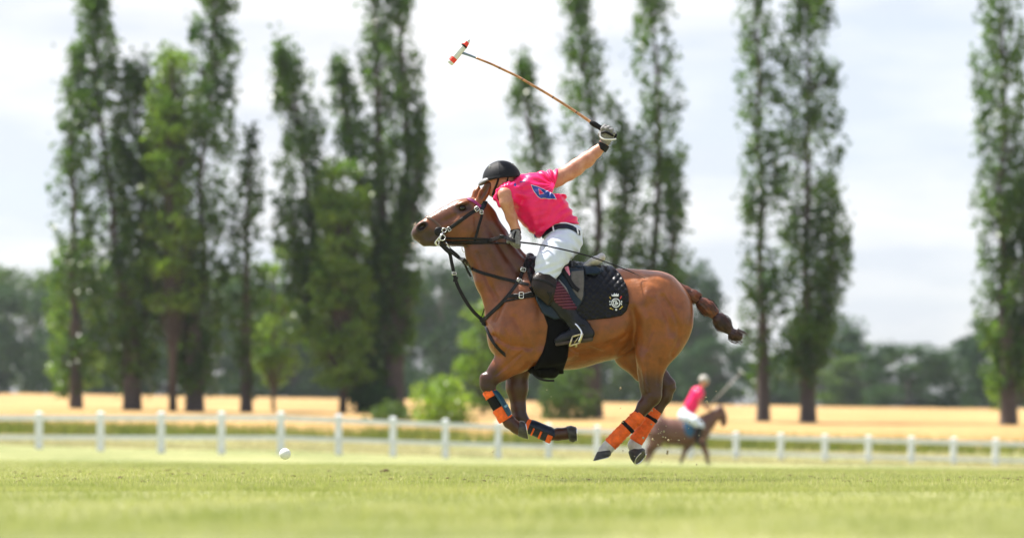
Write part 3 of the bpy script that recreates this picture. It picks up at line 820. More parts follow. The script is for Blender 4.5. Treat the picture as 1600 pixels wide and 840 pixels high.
# head
B.chain([(742, 340, 0, 27), (726, 345, 0, 31), (702, 350, 0, 26), (684, 357, 0, 20), (664, 364, 0, 16.5)], sy=0.56, k=8)
B.cap((736, 322, 0, 13), (714, 327, 0, 12), sy=1.0, k=8)                        # forehead
B.cap((706, 331, 0, 8), (670, 348, 0, 8), sy=1.0, k=8)                         # nasal bone
B.cap((661, 356, 0, 10), (653, 364, 0, 9.5), sy=1.15, k=6)                     # muzzle
B.cap((655, 366, 0, 10), (660, 371, 0, 9), sy=1.1, k=5)
B.cap((664, 378, 0, 7), (676, 377, 0, 7.5), sy=1.2, k=4)                       # lower lip and chin
B.cap((684, 374, 0, 9), (722, 372, 0, 11), sy=1.0, k=8)                        # lower jaw
for s in (-1, 1):
    B.ell((732, 357, s * 10), (20, 9, 25), ang=0.1, k=6)                       # cheek
    B.cap((719, 345, s * 15.5, 3), (692, 350, s * 12.5, 2.6), k=6)             # facial crest
    B.ell((722.5, 320, s * 13.5), (11, 5.5, 4.2), ang=-0.35, k=4)              # brow
    B.ell((727, 333, s * 14), (9, 4.0, 3.0), ang=-0.3, k=4)                    # lower lid ridge
    B.ell((722.8, 326.5, s * 17.5), (7.2, 5.0, 4.6), ang=-0.2, k=2.5, neg=True)  # eye socket
    B.ell((659.5, 355, s * 10.5), (9.5, 4.5, 7.5), ang=-0.5, k=4)              # nostril rim
    B.ell((660, 355, s * 14.5), (7.2, 6.5, 4.4), ang=-0.65, k=1.5, neg=True)   # nostril
    B.cap((650, 375, s * 12, 1.3), (664, 373.5, s * 13, 1.5), k=1.5, neg=True)  # mouth line
    B.cap((664, 373.5, s * 13, 1.5), (681, 368, s * 12, 1.6), k=1.5, neg=True)
    B.ell((700, 345, s * 18), (13, 5, 6), ang=-0.45, k=6, neg=True)            # hollow below the eye
# ears: a leaf-shaped cup each
B.chain([(750, 316, -8, 7.5), (756, 303, -9, 7.8), (763, 291, -9.5, 5.4), (768, 281, -9.5, 1.6)], sy=0.62, k=3)
B.chain([(751, 311, -13, 2.2), (756, 302, -15, 4.4), (763, 290, -15, 2.6)], sy=1.0, k=2.0)
B.p[-2] = B.p[-2][:5] + (True,); B.p[-1] = B.p[-1][:5] + (True,)
B.chain([(742, 310, 9, 7), (746, 300, 10, 7.0), (748, 290, 10, 1.8)], sy=0.6, k=3)
# near foreleg, folded
B.chain([(826, 528, -27, 34), (806, 558, -25, 24), (783, 577, -23, 15.5), (765, 594, -22, 12.2)], sy=0.72, k=12)
B.chain([(765, 594, -22, 12.2), (763.5, 606, -22, 10.5), (772, 624, -22, 7.5), (789, 650, -22, 7.2)], sy=0.9, k=4)
B.cap((757, 590, -22, 7), (756, 602, -22, 6), k=5)
B.chain([(789, 650, -22, 7.2), (796, 659, -22, 9.6), (806, 667, -22, 9.0), (811, 670, -22, 10)], sy=0.9, k=4)
B.cap((812, 545, -40, 8), (786, 572, -31, 7), k=8)
B.cap((778, 588, -30, 3), (808, 566, -34, 5), k=6)
# far foreleg
B.chain([(812, 535, 24, 30), (808, 572, 23, 19.5), (808, 605, 22, 15.5), (810, 636, 22, 11.5)], sy=0.75, k=10)
B.chain([(810, 636, 22, 11.5), (812, 652, 22, 12.0), (828, 668, 22, 8), (858, 680, 22, 7.5)], sy=0.9, k=4)
B.chain([(858, 680, 22, 7.5), (872, 678, 22, 9.5), (884, 677, 22, 9.0), (888, 676, 22, 9.5)], sy=0.9, k=4)
# near hind leg
B.chain([(1030, 505, -24, 44), (1026, 536, -25, 33), (1019, 560, -25, 22.5), (1015, 582, -24, 17.5), (1015.5, 604, -24, 14.5), (1017, 620, -24, 13.5)], sy=0.68, k=12)
B.chain([(1017, 620, -24, 13.5), (1006, 634, -24, 11), (994, 652, -24, 8.4), (957, 690, -24, 8.0)], sy=0.85, k=5)
B.cap((1028, 596, -24, 2.5), (1026, 617, -24, 5.5), k=5)
B.chain([(957, 690, -24, 8.5), (950, 697, -24, 9.5), (944, 704, -24, 10.2)], sy=0.95, k=4)
B.cap((1003, 560, -38, 4), (1008, 610, -34, 3), k=7)
B.ell((1008, 545, -33), (18, 10, 34), ang=-0.1, k=10)
# far hind leg
B.chain([(1010, 500, 24, 44), (993, 545, 25, 33), (1012, 573, 25, 24), (1030, 590, 24, 16), (1043, 602, 24, 13.5)], sy=0.68, k=10)
B.chain([(1043, 602, 24, 13.5), (1040, 618, 24, 11.5), (1028, 640, 24, 8.4), (996, 688, 24, 8.0)], sy=0.85, k=5)
B.cap((1050, 598, 24, 6), (1052, 605, 24, 5.5), k=4)
B.chain([(996, 688, 24, 8.5), (992, 695, 24, 9.5), (995, 702, 24, 10.2)], sy=0.95, k=4)
# grooves that the light catches: flank, stifle fold, girth hollow, behind the elbow, rib marks
for s in (-1, 1):
    B.cap((990, 500, s * 52, 5), (992, 538, s * 44, 5), k=14, neg=True)
    B.cap((842, 470, s * 60, 5), (846, 540, s * 57, 4), k=14, neg=True)
    B.cap((1030, 468, s * 51, 2.5), (1046, 520, s * 50, 3), k=12, neg=True)

def horse_relief(D, G):
    x = G.x[:, None, None]; d = G.d[None, :, None]; y = G.y[None, None, :]
    body = np.clip((x - 760) / 40, 0, 1) * np.clip((590 - y) / 30, 0, 1)
    w = np.sin(x * 0.06 + y * 0.045 + 1.2 * np.sin(y * 0.03)) * np.sin(y * 0.07 - x * 0.018 + 0.5) * np.clip(np.abs(d) / 30, 0, 1)
    ribs = np.clip(1 - ((x - 915) / 50) ** 2, 0, 1) * np.clip(1 - ((y - 520) / 36) ** 2, 0, 1) * np.sin(x * 0.42 + y * 0.10) * 0.28
    return D + (1.25 * w * body + 1.2 * ribs).astype(np.float32)

CUTS = [  # (line in px, depth of the furrow, width): furrows between muscles, negative = ridge or vein
    ([(816, 424), (792, 466), (774, 502)], 1.6, 4.0), ([(772, 526), (798, 541), (828, 545)], 1.9, 4), ([(803, 498), (816, 524), (824, 546)], 1.1, 4),
    ([(746, 398), (757, 430), (778, 470)], 1.5, 3.6), ([(762, 352), (786, 394), (814, 434)], .9, 4.5), ([(986, 486), (990, 512), (984, 536), (972, 552)], 2.4, 6),
    ([(1034, 466), (1052, 498), (1057, 528), (1046, 556)], 1.7, 4.0), ([(1006, 484), (1014, 512), (1008, 545)], 1.2, 5), ([(1000, 436), (1030, 450), (1058, 476)], .8, 5),
    ([(898, 550), (940, 542), (976, 526)], .9, 4), ([(816, 551), (792, 571), (776, 586)], 1.1, 2.4), ([(1010, 556), (1008, 590), (1012, 614)], 1.1, 2.4),
    ([(1027, 562), (1025, 600)], .9, 2.2), ([(743, 342), (744, 366), (730, 381)], 1.5, 3), ([(712, 338), (690, 349)], .8, 2.5), ([(1062, 600), (1040, 606)], .5, 2),
    ([(1012, 464), (1016, 466)], -2.4, 9), ([(1040, 500), (1040, 530)], -1.0, 9), ([(798, 512), (806, 526)], -1.2, 9), ([(782, 505), (784, 528)], -1.0, 7),
    ([(788, 512), (796, 526), (797, 541), (790, 556)], -.7, 1.3), ([(902, 556), (880, 546), (864, 549)], -.7, 1.3), ([(940, 548), (915, 540), (900, 546)], -.6, 1.2),
    ([(703, 346), (694, 356), (690, 366)], -.55, 1.1), ([(716, 352), (706, 357), (696, 366)], -.5, 1.1), ([(776, 590), (785, 582), (800, 574), (812, 560)], -.6, 1.2),
    ([(1000, 565), (1003, 590), (1011, 606)], -.6, 1.2), ([(1020, 520), (1012, 540), (1015, 560)], -.6, 1.3), ([(757, 500), (770, 512), (776, 530), (772, 545)], -.6, 1.3),
]
def horse_relief2(D, G):
    D = horse_relief(D, G)
    X, Y = G.x[:, None], G.y[None, :]
    acc = np.zeros((len(G.x), len(G.y)), np.float32)
    for line, amp, w in CUTS:
        pts = spline(line, 6) if len(line) > 2 else [np.array(p, float) for p in line]
        d2 = np.full(acc.shape, 1e9, np.float32)
        for (ax, ay), (bx, by) in zip(pts[:-1], pts[1:]):
            ex, ey = bx - ax, by - ay
            t = np.clip(((X - ax) * ex + (Y - ay) * ey) / (ex * ex + ey * ey + 1e-9), 0, 1)
            d2 = np.minimum(d2, (X - ax - t * ex) ** 2 + (Y - ay - t * ey) ** 2)
        acc += (1.9 if amp > -.9 or amp < -1.5 else 1.6) * amp * np.exp(-d2 / (w * w))
    side = np.clip((np.abs(G.d) - 9) / 8, 0, 1)
    return D + acc[:, None, :] * side[None, :, None].astype(np.float32)
HB.fold = horse_relief2

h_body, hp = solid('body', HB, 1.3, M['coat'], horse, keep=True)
def seg_d(P, a, b):
    a = np.array(a, float); b = np.array(b, float); ab = b - a
    t = np.clip(((P - a) @ ab) / (ab @ ab + 1e-9), 0, 1)
    return np.linalg.norm(P - a - t[:, None] * ab, axis=1)
def sst(e0, e1, x):
    t = np.clip((x - e0) / (e1 - e0), 0, 1); return t * t * (3 - 2 * t)
pig = np.tile(np.array((0.215, 0.064, 0.0145)), (len(hp), 1))
def paint(w, col):
    global pig
    w = w[:, None]; pig = pig * (1 - w) + np.array(col) * w
nz = np.sin(hp[:, 0] * .11 + 2 * np.sin(hp[:, 2] * .07)) * np.sin(hp[:, 2] * .09 + hp[:, 0] * .04)
paint(sst(0, 40, 470 - hp[:, 2]) * 0.0, (0.4, 0.13, 0.04))
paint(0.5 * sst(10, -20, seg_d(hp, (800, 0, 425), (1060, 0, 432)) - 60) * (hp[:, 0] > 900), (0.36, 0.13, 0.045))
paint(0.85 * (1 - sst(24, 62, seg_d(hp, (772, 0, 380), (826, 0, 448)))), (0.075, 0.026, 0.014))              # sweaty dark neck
paint(0.6 * (1 - sst(12, 44, seg_d(hp, (700, 0, 350), (735, 0, 350)))), (0.13, 0.043, 0.02))
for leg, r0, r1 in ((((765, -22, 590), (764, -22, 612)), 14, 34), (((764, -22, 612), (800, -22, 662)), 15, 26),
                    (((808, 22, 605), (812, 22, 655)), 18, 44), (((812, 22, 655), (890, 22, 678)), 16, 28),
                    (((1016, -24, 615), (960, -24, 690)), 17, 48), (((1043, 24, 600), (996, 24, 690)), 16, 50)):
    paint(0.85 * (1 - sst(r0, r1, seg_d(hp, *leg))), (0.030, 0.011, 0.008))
paint(0.75 * (1 - sst(4, 24, seg_d(hp, (798, 22, 560), (806, 22, 600)))), (0.06, 0.022, 0.012))
paint(0.7 * (1 - sst(4, 30, np.abs(hp[:, 1] - 28))) * sst(940, 965, hp[:, 0]) * sst(552, 575, hp[:, 2]) * (hp[:, 0] < 1000), (0.22, 0.075, 0.02))
paint(0.92 * (1 - sst(13, 27, seg_d(hp, (655, 0, 370), (680, 0, 374)))), (0.032, 0.019, 0.016))              # muzzle
paint(0.95 * (1 - sst(4.5, 8.5, seg_d(hp, (656.5, -13, 358), (663, -12, 352)))), (0.012, 0.007, 0.006))
paint(0.8 * (1 - sst(1.0, 3.2, seg_d(hp, (652, -13, 375), (681, -13, 369)))), (0.02, 0.012, 0.01))
paint(0.8 * (1 - sst(5, 10, seg_d(hp, (659.5, 14, 356), (661, 14, 354)))), (0.02, 0.012, 0.01))
paint(0.9 * (1 - sst(5, 11, seg_d(hp, (716, -15, 329), (730, -15, 326)))), (0.04, 0.018, 0.013))
paint(0.75 * (1 - sst(6, 11, seg_d(hp, (716, 15, 329), (730, 15, 326)))), (0.075, 0.03, 0.02))
paint(0.5 * (1 - sst(5, 15, seg_d(hp, (684, -12, 346), (706, -12, 331)))), (0.08, 0.03, 0.02))
paint(0.7 * (1 - sst(9, 14, seg_d(hp, (752, 0, 312), (768, 0, 282)))), (0.34, 0.115, 0.035))  # lighter orange ear pigment stands in for light glowing through it
paint(0.85 * (1 - sst(3, 6, seg_d(hp, (752, -14, 309), (765, -14, 288)))), (0.05, 0.02, 0.012))            # inside of ear
paint(1.0 * (1 - sst(12, 16, seg_d(hp, (948, -24, 698), (940, -24, 712)))), (0.52, 0.50, 0.48))            # white hind socks
paint(1.0 * (1 - sst(12, 16, seg_d(hp, (992, 24, 697), (997, 24, 710)))), (0.52, 0.50, 0.48))
pig *= (1 + 0.05 * nz)[:, None]
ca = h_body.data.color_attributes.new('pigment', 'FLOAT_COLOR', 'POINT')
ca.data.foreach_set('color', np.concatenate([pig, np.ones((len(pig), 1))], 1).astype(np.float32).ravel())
# the eyes
for s in (-1, 1):
    e = MB(); e.ball(W(723, 326.3, s * 14.0), 4.6 / S0, sc=(1.12, 0.85, 0.92), n=20); e.build('eye', M['eye'], horse)

def hoof(cc, sc, rc, rs, toe, toe2=None, wv=(0, 1, 0)):
    """horn from the coronet centre cc to the sole centre sc; toe is the forward direction in the ground plane"""
    cc = W(*cc); sc = W(*sc); ax = (sc - cc); H = ax.length
    f0 = Vector((toe[0], 0, -toe[1])).normalized()
    f1 = Vector((toe2[0], 0, -toe2[1])).normalized() if toe2 else f0
    w = Vector((wv[0], wv[1], -wv[2])).normalized(); f = f1
    mb = MB(); K = 24; rings = []
    prof = [(0.0, rc * .90), (0.0, rc * 1.04), (0.12, rc * 1.10), (0.5, rc * 1.2), (0.9, rs), (1.0, rs * 0.99), (1.0, rs * .84), (0.93, rs * .55), (0.86, rs * .1)]
    V = []; F = []
    for t, r in prof:
        f = f0.lerp(f1, t).normalized()
        for j in range(K):
            a = 2 * PI * j / K
            fr = math.cos(a); si = math.sin(a)
            back = 0.80 if fr < 0 else 1.0
            V.append(cc + ax * t + (f * fr * back + w * si * .92) * (r / S0))
    for i in range(len(prof) - 1):
        for j in range(K):
            F.append((i * K + j, i * K + (j + 1) % K, (i + 1) * K + (j + 1) % K, (i + 1) * K + j))
    F.append(tuple((len(prof) - 1) * K + j for j in range(K)))
    mb.add(V, F)
    mb.m = [0 if k < 5 * K else 1 for k in range(len(F))]
    o = mb.build('hoof', [M['hoof'], M['sole']], horse)
    # the shoe: a thin steel crescent with its nail heads
    sh = MB(); pts = [sc + (f * math.cos(a) * .95 + w * math.sin(a) * .88) * (rs * .92 / S0) + ax.normalized() * 0.003 for a in np.linspace(-2.3, 2.3, 22)]
    sh.tube(pts, 0.0075, n=6, up=tuple(ax.normalized()), flat=0.55)
    sh.build('horseshoe', M['steel'], o)
    return o
hoof((945, 703.5, -24), (941, 715, -24), 12.0, 15.5, (-1, .12), (-1, .27))
hoof((996, 702.5, 24), (1001.5, 714.5, 20), 12.0, 14.0, (-.95, .3), (-.5, .86), (.5, .85, .12))
hoof((810.5, 667.5, -22), (822, 670.5, -22), 12.5, 15.5, (-.12, 1), (.22, 1))
hoof((887.5, 676, 22), (901, 676, 22), 12.6, 12.4, (.2, 1), (.05, 1))

# tail, clubbed and taped in three bunches
TF = Field()
TF.chain([(1058, 450, 0, 10), (1070, 456, 0, 9), (1083, 463, 0, 10), (1091, 469, 0, 6.2)], sy=0.9, k=4)
TF.chain([(1091, 469, 0, 5.8), (1098, 475, 0, 10.5), (1107, 482, 0, 12.2), (1114, 488, 0, 9.5), (1119, 492, 0, 5.6)], sy=0.85, k=1.5)
TB = Field()
TB.chain([(1119, 492, 0, 5.6), (1124, 499, 0, 11.2), (1131, 507, 0, 12), (1138, 514, 0, 8), (1142, 518, 0, 5)], sy=0.85, k=1.5)
TB.chain([(1142, 518, 0, 5), (1147, 523, 0, 9.5), (1153, 525, 0, 8)], sy=0.9, k=1.5)
def tail_fold(D, G):
    x = G.x[:, None, None]; d = G.d[None, :, None]; y = G.y[None, None, :]
    u = (x - 1058) * .78 + (y - 450) * .62; v = -(x - 1058) * .62 + (y - 450) * .78
    return D + (0.45 * np.sin(v * 1.15 + 1.5 * np.sin(u * .16) + d * .5) * np.cos(d * .6 + u * .05)).astype(np.float32)
TF.fold = tail_fold
TB.fold = tail_fold
tail = solid('tail', TF, 0.8, M['hair_red'], horse)
solid('tail_bunch', TB, 0.8, M['hair'], tail)
# loose strands lying over the bunches
def strands(name, ctrl, rad, n, m, parent, seed, th=0.0011, ends=0.25):
    R = random.Random(seed); mb = MB()
    P = spline(ctrl, 5)
    for k in range(n):
        a0 = R.uniform(0, 2 * PI); tw = R.uniform(-.5, .5); pts = []; rr = R.uniform(.92, 1.13)
        i0 = R.randint(0, max(1, int(len(P) * .5))); i1 = min(len(P), i0 + R.randint(5, 12))
        for i in range(i0, i1):
            p = P[i]; t = (i - i0) / (i1 - i0)
            nx, ny = P[min(i + 1, len(P) - 1)][0] - P[max(i - 1, 0)][0], P[min(i + 1, len(P) - 1)][1] - P[max(i - 1, 0)][1]
            l = math.hypot(nx, ny) + 1e-6; nx, ny = -ny / l, nx / l
            a = a0 + tw * t; r = p[2] * rr * (1 + ends * t * t * R.random())
            pts.append(W(p[0] + nx * math.cos(a) * r, p[1] + ny * math.cos(a) * r, math.sin(a) * r * .85))
        if len(pts) > 2: mb.tube(pts, th, n=3, caps=False)
    return mb.build(name, m, parent)
strands('strand', [(1066, 453, 8), (1086, 465, 10), (1091, 469, 8.5)], None, 60, M['hair_red'], tail, 1)
strands('strand', [(1091, 469, 5.8), (1099, 476, 11), (1107, 482, 12.2), (1114, 488, 9.5), (1119, 492, 5.6)], None, 90, M['hair'], tail, 2)
strands('strand', [(1119, 492, 5.6), (1124, 499, 11.2), (1131, 507, 12), (1138, 514, 8), (1142, 518, 5)], None, 110, M['hair'], tail, 3)
strands('strand', [(1142, 518, 5), (1147, 523, 10.5), (1157, 527, 9), (1163, 531, 9)], None, 90, M['hair'], tail, 4, ends=.5)
for a, b, r in (((1088.5, 464, 0), (1094, 473, 0), 6.6), ((1116.5, 489, 0), (1121.5, 495, 0), 6.4), ((1139.5, 516, 0), (1144, 520, 0), 5.8)):
    t = MB(); pa, pb = W(*a), W(*b); pts = [pa.lerp(pb, k / 4) for k in range(5)]
    t.tube(pts, [r / S0, (r + .7) / S0, r / S0, (r + .7) / S0, r / S0], n=16, up=(0, 1, 0), flat=.9); t.build('tape_band', M['black_strap'], tail)

# whiskers and fetlock hair: fine hair that the backlight picks out
mb = MB(); R = random.Random(5)
for k in range(46):
    x = R.uniform(645, 668); y = {0: 352, 1: 378}[k % 2] + R.uniform(-5, 7); d = R.uniform(-9, 4)
    x0 = 650 if k % 2 == 0 else x
    p = W(x0, y, d); q = p + Vector((R.uniform(-.03, -.008), R.uniform(-.02, .01), R.uniform(-.025, .02) - (.012 if k % 2 else 0)))
    mb.tube([p, p.lerp(q, .5) + Vector((0, 0, .003)), q], [.0008, .0006, .0003], n=3, caps=False)
mb.build('whiskers', mat('pale_whisker', (0.6, 0.45, 0.3), rough=0.5), horse)

h_body_bvh = BVHTree.FromPolygons([v.co.copy() for v in h_body.data.vertices], [tuple(p.vertices) for p in h_body.data.polygons])

def drape(mb, pts, width, thick, off=0.0, side=-1, bvhs=None, n=8, hug=1.0, m=0, end_sink=0, sink=0.002):
    """a strap along pts [(x, y[, free depth])] lying on the surfaces in bvhs; where it misses them it keeps the depth given"""
    bvhs = bvhs or [h_body_bvh]
    P = spline([(p[0], p[1], (p[2] if len(p) > 2 else 1e3)) for p in pts], n)
    C = []; N = []
    last = None
    for p in P:
        hit = None
        o = W(p[0], p[1], 200 * side)
        for bv in bvhs:
            r = bv.ray_cast(o, Vector((0, -side, 0)))
            if r[0] is not None and (hit is None or (r[0].y - hit[0].y) * side > 0): hit = (r[0], r[1])
        free = abs(p[2]) < 400
        if hit is not None and (not free or (hit[0].y * S0 - p[2]) * side > 0):
            nn = hit[1] if hit[1].y * side > 0 else -hit[1]
            C.append(hit[0]); N.append((nn + Vector((0, side * .6, 0))).normalized())
        elif free: C.append(W(p[0], p[1], p[2])); N.append(Vector((0, side, 0)))
        else: C.append(None); N.append(Vector((0, side, 0)))
    for i in range(len(C)):
        if C[i] is None:
            j = next((q for k in range(1, len(C)) for q in (i - k, i + k) if 0 <= q < len(C) and C[q] is not None), None)
            C[i] = W(P[i][0], P[i][1], C[j].y * S0 if j is not None else 0)
    for _ in range(3):                                   # ease the depth so that the strap lies taut
        Y = [c.y for c in C]
        for i in range(1, len(C) - 1):
            a = (Y[i - 1] + Y[i + 1]) / 2
            C[i].y = min(a, Y[i]) if side < 0 else max(a, Y[i])
        for i in range(1, len(N) - 1): N[i] = (N[i - 1] + N[i] * 2 + N[i + 1]).normalized()
    for i in range(min(12, len(C)) if end_sink else 0):
        C[-1 - i].y -= side * end_sink / S0 * (1 - i / 12) ** 1.4
    w2 = width / S0 / 2; t = thick / S0
    V = []; F = []
    for i, (c, nn) in enumerate(zip(C, N)):
        T = (C[min(i + 1, len(C) - 1)] - C[max(i - 1, 0)]).normalized()
        s_ = T.cross(nn).normalized(); nn = s_.cross(T).normalized()
        if nn.y * side < 0: nn = -nn
        b = c + nn * (off / S0 - sink)
        for (u, v) in ((-1, 0), (-1, .75), (-.75, 1), (.75, 1), (1, .75), (1, 0)):
            V.append(b + s_ * w2 * u + nn * (t * v + sink * v))
    K = 6
    for i in range(len(C) - 1):
        for j in range(K):
            F.append((i * K + j, i * K + (j + 1) % K, (i + 1) * K + (j + 1) % K, (i + 1) * K + j))
    F.append(tuple(range(K - 1, -1, -1))); F.append(tuple((len(C) - 1) * K + j for j in range(K)))
    mb.add(V, F, m)
    return C, N

def strap(name, pts, width, thick, m, parent, **kw):
    mb = MB(); C, N = drape(mb, pts, width, thick, **kw)
    return mb.build(name, m, parent, smooth=False), C

def buckle(x, y, w, h, ang, depth_from, parent, th=0.9, name='buckle', offd=2.5):
    r = depth_from.ray_cast(W(x, y, -200), Vector((0, 1, 0)))
    d = (r[0].y * S0 if r[0] is not None else 0) - offd
    ca, sa = math.cos(ang), math.sin(ang)
    q = []
    for k in range(20):
        a = 2 * PI * k / 20
        u = max(-1, min(1, math.cos(a) * 1.35)) * w / 2; v = max(-1, min(1, math.sin(a) * 1.35)) * h / 2
        q.append(W(x + u * ca - v * sa, y + u * sa + v * ca, d))
    mb = MB(); mb.tube(q + [q[0], q[1]], th / S0, n=6, caps=False, up=(0, 1, 0))
    mb.tube([W(x - w / 2 * ca, y - w / 2 * sa, d - .5), W(x + w / 2 * ca, y + w / 2 * sa, d - .5)], th * .7 / S0, n=5)
    return mb.build(name, M['steel'], parent)

# ------------------------------------------------------------------ bridle and reins
bridle = thing('bridle', W(720, 350, -15), 'black leather bridle with magenta browband and steel gag bit on the chestnut pony', 'bridle')
hb = h_body_bvh
strap('headpiece', [(758, 315, 0), (757, 319), (754, 325), (748, 329)], 8.0, 2.0, M['blue_tack'], bridle)
strap('cheekpiece', [(751, 324), (745, 329), (733, 337), (722, 345), (710, 353.5), (699, 361), (693, 365)], 5.6, 1.7, M['tack'], bridle)
strap('browband', [(731.5, 312), (733, 313), (739, 315.5), (745, 319.5), (751, 325)], 4.6, 2.0, M['magenta'], bridle, off=.6)
strap('throat_lash', [(754, 329), (752.5, 340), (749, 352), (746, 364), (744, 371), (742, 380), (741, 384)], 4.0, 1.5, M['tack'], bridle, end_sink=3)
strap('noseband', [(667, 339, -2), (670, 340.5), (677, 345), (685, 352), (692, 360), (694, 368)], 3.6, 1.8, M['brown_tack'], bridle)
strap('noseband', [(667, 339, -2), (666.5, 338.5, 3), (669, 341, 9)], 3.6, 1.8, M['brown_tack'], bridle)
strap('chin_strap', [(694, 366), (692, 374), (690, 382)], 3.4, 1.6, M['tack'], bridle)
g = MB(); g.ball(W(686, 363, -15.5), 7.5 / S0, sc=(1, .3, .95), n=16); g.build('bit_guard', M['tack'], bridle)
buckle(745.5, 328, 6.5, 6.5, -.6, hb, bridle, th=.8)
buckle(752.8, 333, 5.0, 5.5, 0.1, hb, bridle, th=.7)
buckle(702, 359.5, 4.5, 6.5, -.6, hb, bridle, th=.6)
bit = MB()
def ring(mb, x, y, r, d, th, sq=1.0):
    q = [W(x + math.cos(a) * r, y + math.sin(a) * r * sq, d) for a in np.linspace(0, 2 * PI, 19)]
    mb.tube(q, th / S0, n=6, caps=False, up=(0, 1, 0))
ring(bit, 694.5, 361.5, 3.4, -20, .8); ring(bit, 692, 373, 4.4, -21, .85); ring(bit, 683.5, 381, 3.2, -20, .8); ring(bit, 686.5, 376, 2.4, -20, .7)
bit.tube([W(694, 364, -20.5), W(688, 371, -21), W(681.5, 378.5, -20), W(683, 384.5, -20)], 1.05 / S0, n=7)
bit.tube([W(691, 366, -20.5), W(689, 373, -21), W(684.5, 378.5, -20)], .8 / S0, n=7)
bit.tube([W(696, 378, -20), W(700, 384, -19), W(704, 389, -17)], .9 / S0, n=6)
bit.build('bit', M['steel'], bridle)
ch = MB()
for k in range(13):
    t = k / 12; ring(ch, 686 + t * 38, 385 - 1.5 * math.sin(t * PI) * -1 - t * 3, 1.5, -11 + 9 * t, .42, sq=.7)
ch.build('curb_chain', M['steel'], bridle)
rg = MB(); ring(rg, 727, 388, 5.2, -4, .7, sq=1.25); rg.build('halter_ring', M['steel'], bridle)
strap('curb_strap', [(690, 382.5, -14), (706, 384, -10), (722, 384.5, -7), (731, 385.5, -4)], 2.4, 1.4, M['brown_tack'], bridle)

reins = thing('reins', W(750, 376, -20), 'double black leather reins from the bit to the rider gloved left hand', 'reins')
strap('rein', [(696, 373.5, -20), (720, 374), (745, 374.5), (775, 376.5, -26), (806, 379.5, -33)], 3.6, 1.6, M['tack'], reins)
strap('rein', [(695, 378.5, -20), (720, 378.5), (745, 379), (775, 379.5, -24), (806, 381.5, -31)], 3.2, 1.6, M['tack'], reins, off=.8)
strap('rein', [(700, 381, -15), (722, 381.5), (745, 382), (775, 381.5), (800, 382, -15)], 2.0, 1.2, M['tack'], reins)
strap('draw_rein', [(690, 381, -18), (697, 388, -17), (708, 397, -16), (720, 406, -15), (732, 416.5, -15), (748, 425.5), (764, 430.5), (782, 436), (804, 442), (826, 448)], 5.0, 1.6, M['tack'], reins)
strap('draw_rein', [(703, 389, -8), (715, 399, -4), (725, 411, 0), (732, 425, 3), (736, 432, 4)], 3.4, 1.4, M['tack'], reins)

martingale = thing('martingale', W(752, 500, 0), 'black leather breastplate and martingale strap looping in front of the pony chest', 'breastplate')
strap('martingale_strap', [(689, 383, -14), (697, 391, -12), (703, 397, -9), (706, 411, -8), (710, 429, -7), (715.5, 447, -7), (727, 469, -7), (739, 486, -6), (753, 499.5, -4)], 5.4, 2.0, M['tack'], martingale)
buckle(710, 427.5, 6.5, 4.5, 0, BVHTree.FromPolygons([W(600, 300, -7), W(900, 300, -7), W(900, 600, -7), W(600, 600, -7)], [(0, 1, 2, 3)]), martingale, th=.7)
kb = MB(); kb.box(W(712, 437, -9), (6.6 / S0, 4 / S0, 9 / S0), Matrix.Rotation(.25, 3, 'Y')); kb.build('keeper', M['tack'], martingale, smooth=False)
strap('shoulder_strap', [(824, 404), (821.5, 412), (818, 423), (812, 439), (803, 453), (792, 467), (779, 480.5), (766, 492), (756, 501)], 6.2, 2.0, M['tack'], martingale)
strap('chest_strap', [(756, 500), (759.5, 510), (764, 522), (770, 534), (779, 546), (790, 556), (800, 564)], 5.0, 1.8, M['tack'], martingale, end_sink=9)
strap('side_strap', [(796, 466), (806, 465), (818, 464.5), (832, 461)], 5.8, 2.0, M['tack'], martingale, off=1)
strap('side_strap', [(790, 473), (803, 470.5), (820, 468), (834, 466)], 3.0, 1.6, M['tack'], martingale, off=.5)
strap('chest_strap', [(757, 483, -6), (754, 491, -5), (752, 498, -4)], 1.6, 1.2, M['tack'], martingale)
kn = MB(); kn.box(W(756, 501, -9), (11 / S0, 7 / S0, 9 / S0), Matrix.Rotation(-.7, 3, 'Y')); kn.box(W(757, 507, -8), (8 / S0, 6 / S0, 5 / S0), Matrix.Rotation(.5, 3, 'Y')); kn.build('keeper', M['tack'], martingale, smooth=False)
buckle(814.5, 464.5, 6.5, 9, 0, hb, martingale, th=.9, offd=4)
buckle(817.5, 423, 7.5, 5.5, .25, hb, martingale, th=.8, offd=4)
buckle(811.5, 440.5, 7, 4.5, .5, hb, martingale, th=.8, offd=4)

# ------------------------------------------------------------------ saddle pad, girth, saddle
def quilt(G):
    x = G.x[:, None, None]; y = G.y[None, None, :]; d = np.abs(G.d[None, :, None])
    arc = y * 1.0 - d * .55
    a = (x + arc * 1.35) / 11.5; b = (x - arc * 1.35) / 11.5
    q = np.abs(np.sin(a * PI)) ** .55 * np.abs(np.sin(b * PI)) ** .55
    edge = 1.0
    return (2.8 * q * edge).astype(np.float32)
pad = thing('saddle_pad', W(930, 460, -50), 'black quilted saddle pad with white crowned crest in its rear corner', 'saddle pad')
PADP = [(836, 400), (880, 404), (944, 410), (957, 417), (968, 430), (976, 446), (980, 462), (980.5, 476), (977, 488), (969, 495.5), (950, 499.5), (921, 502.5), (872, 503), (846, 492), (836, 470), (826, 440), (820, 412), (824, 398)]
shell('cotton', HB, PADP, 1.3, 4.0, M['pad'], pad, inner=-3.0, relief=quilt)
PF = Field(); PF.p = list(HB.p)
edge_pts = [(957, 417), (968, 430), (976, 446), (980, 462), (980.5, 476), (977, 488), (969, 495.5), (950, 499.5), (921, 502.5), (900, 503)]
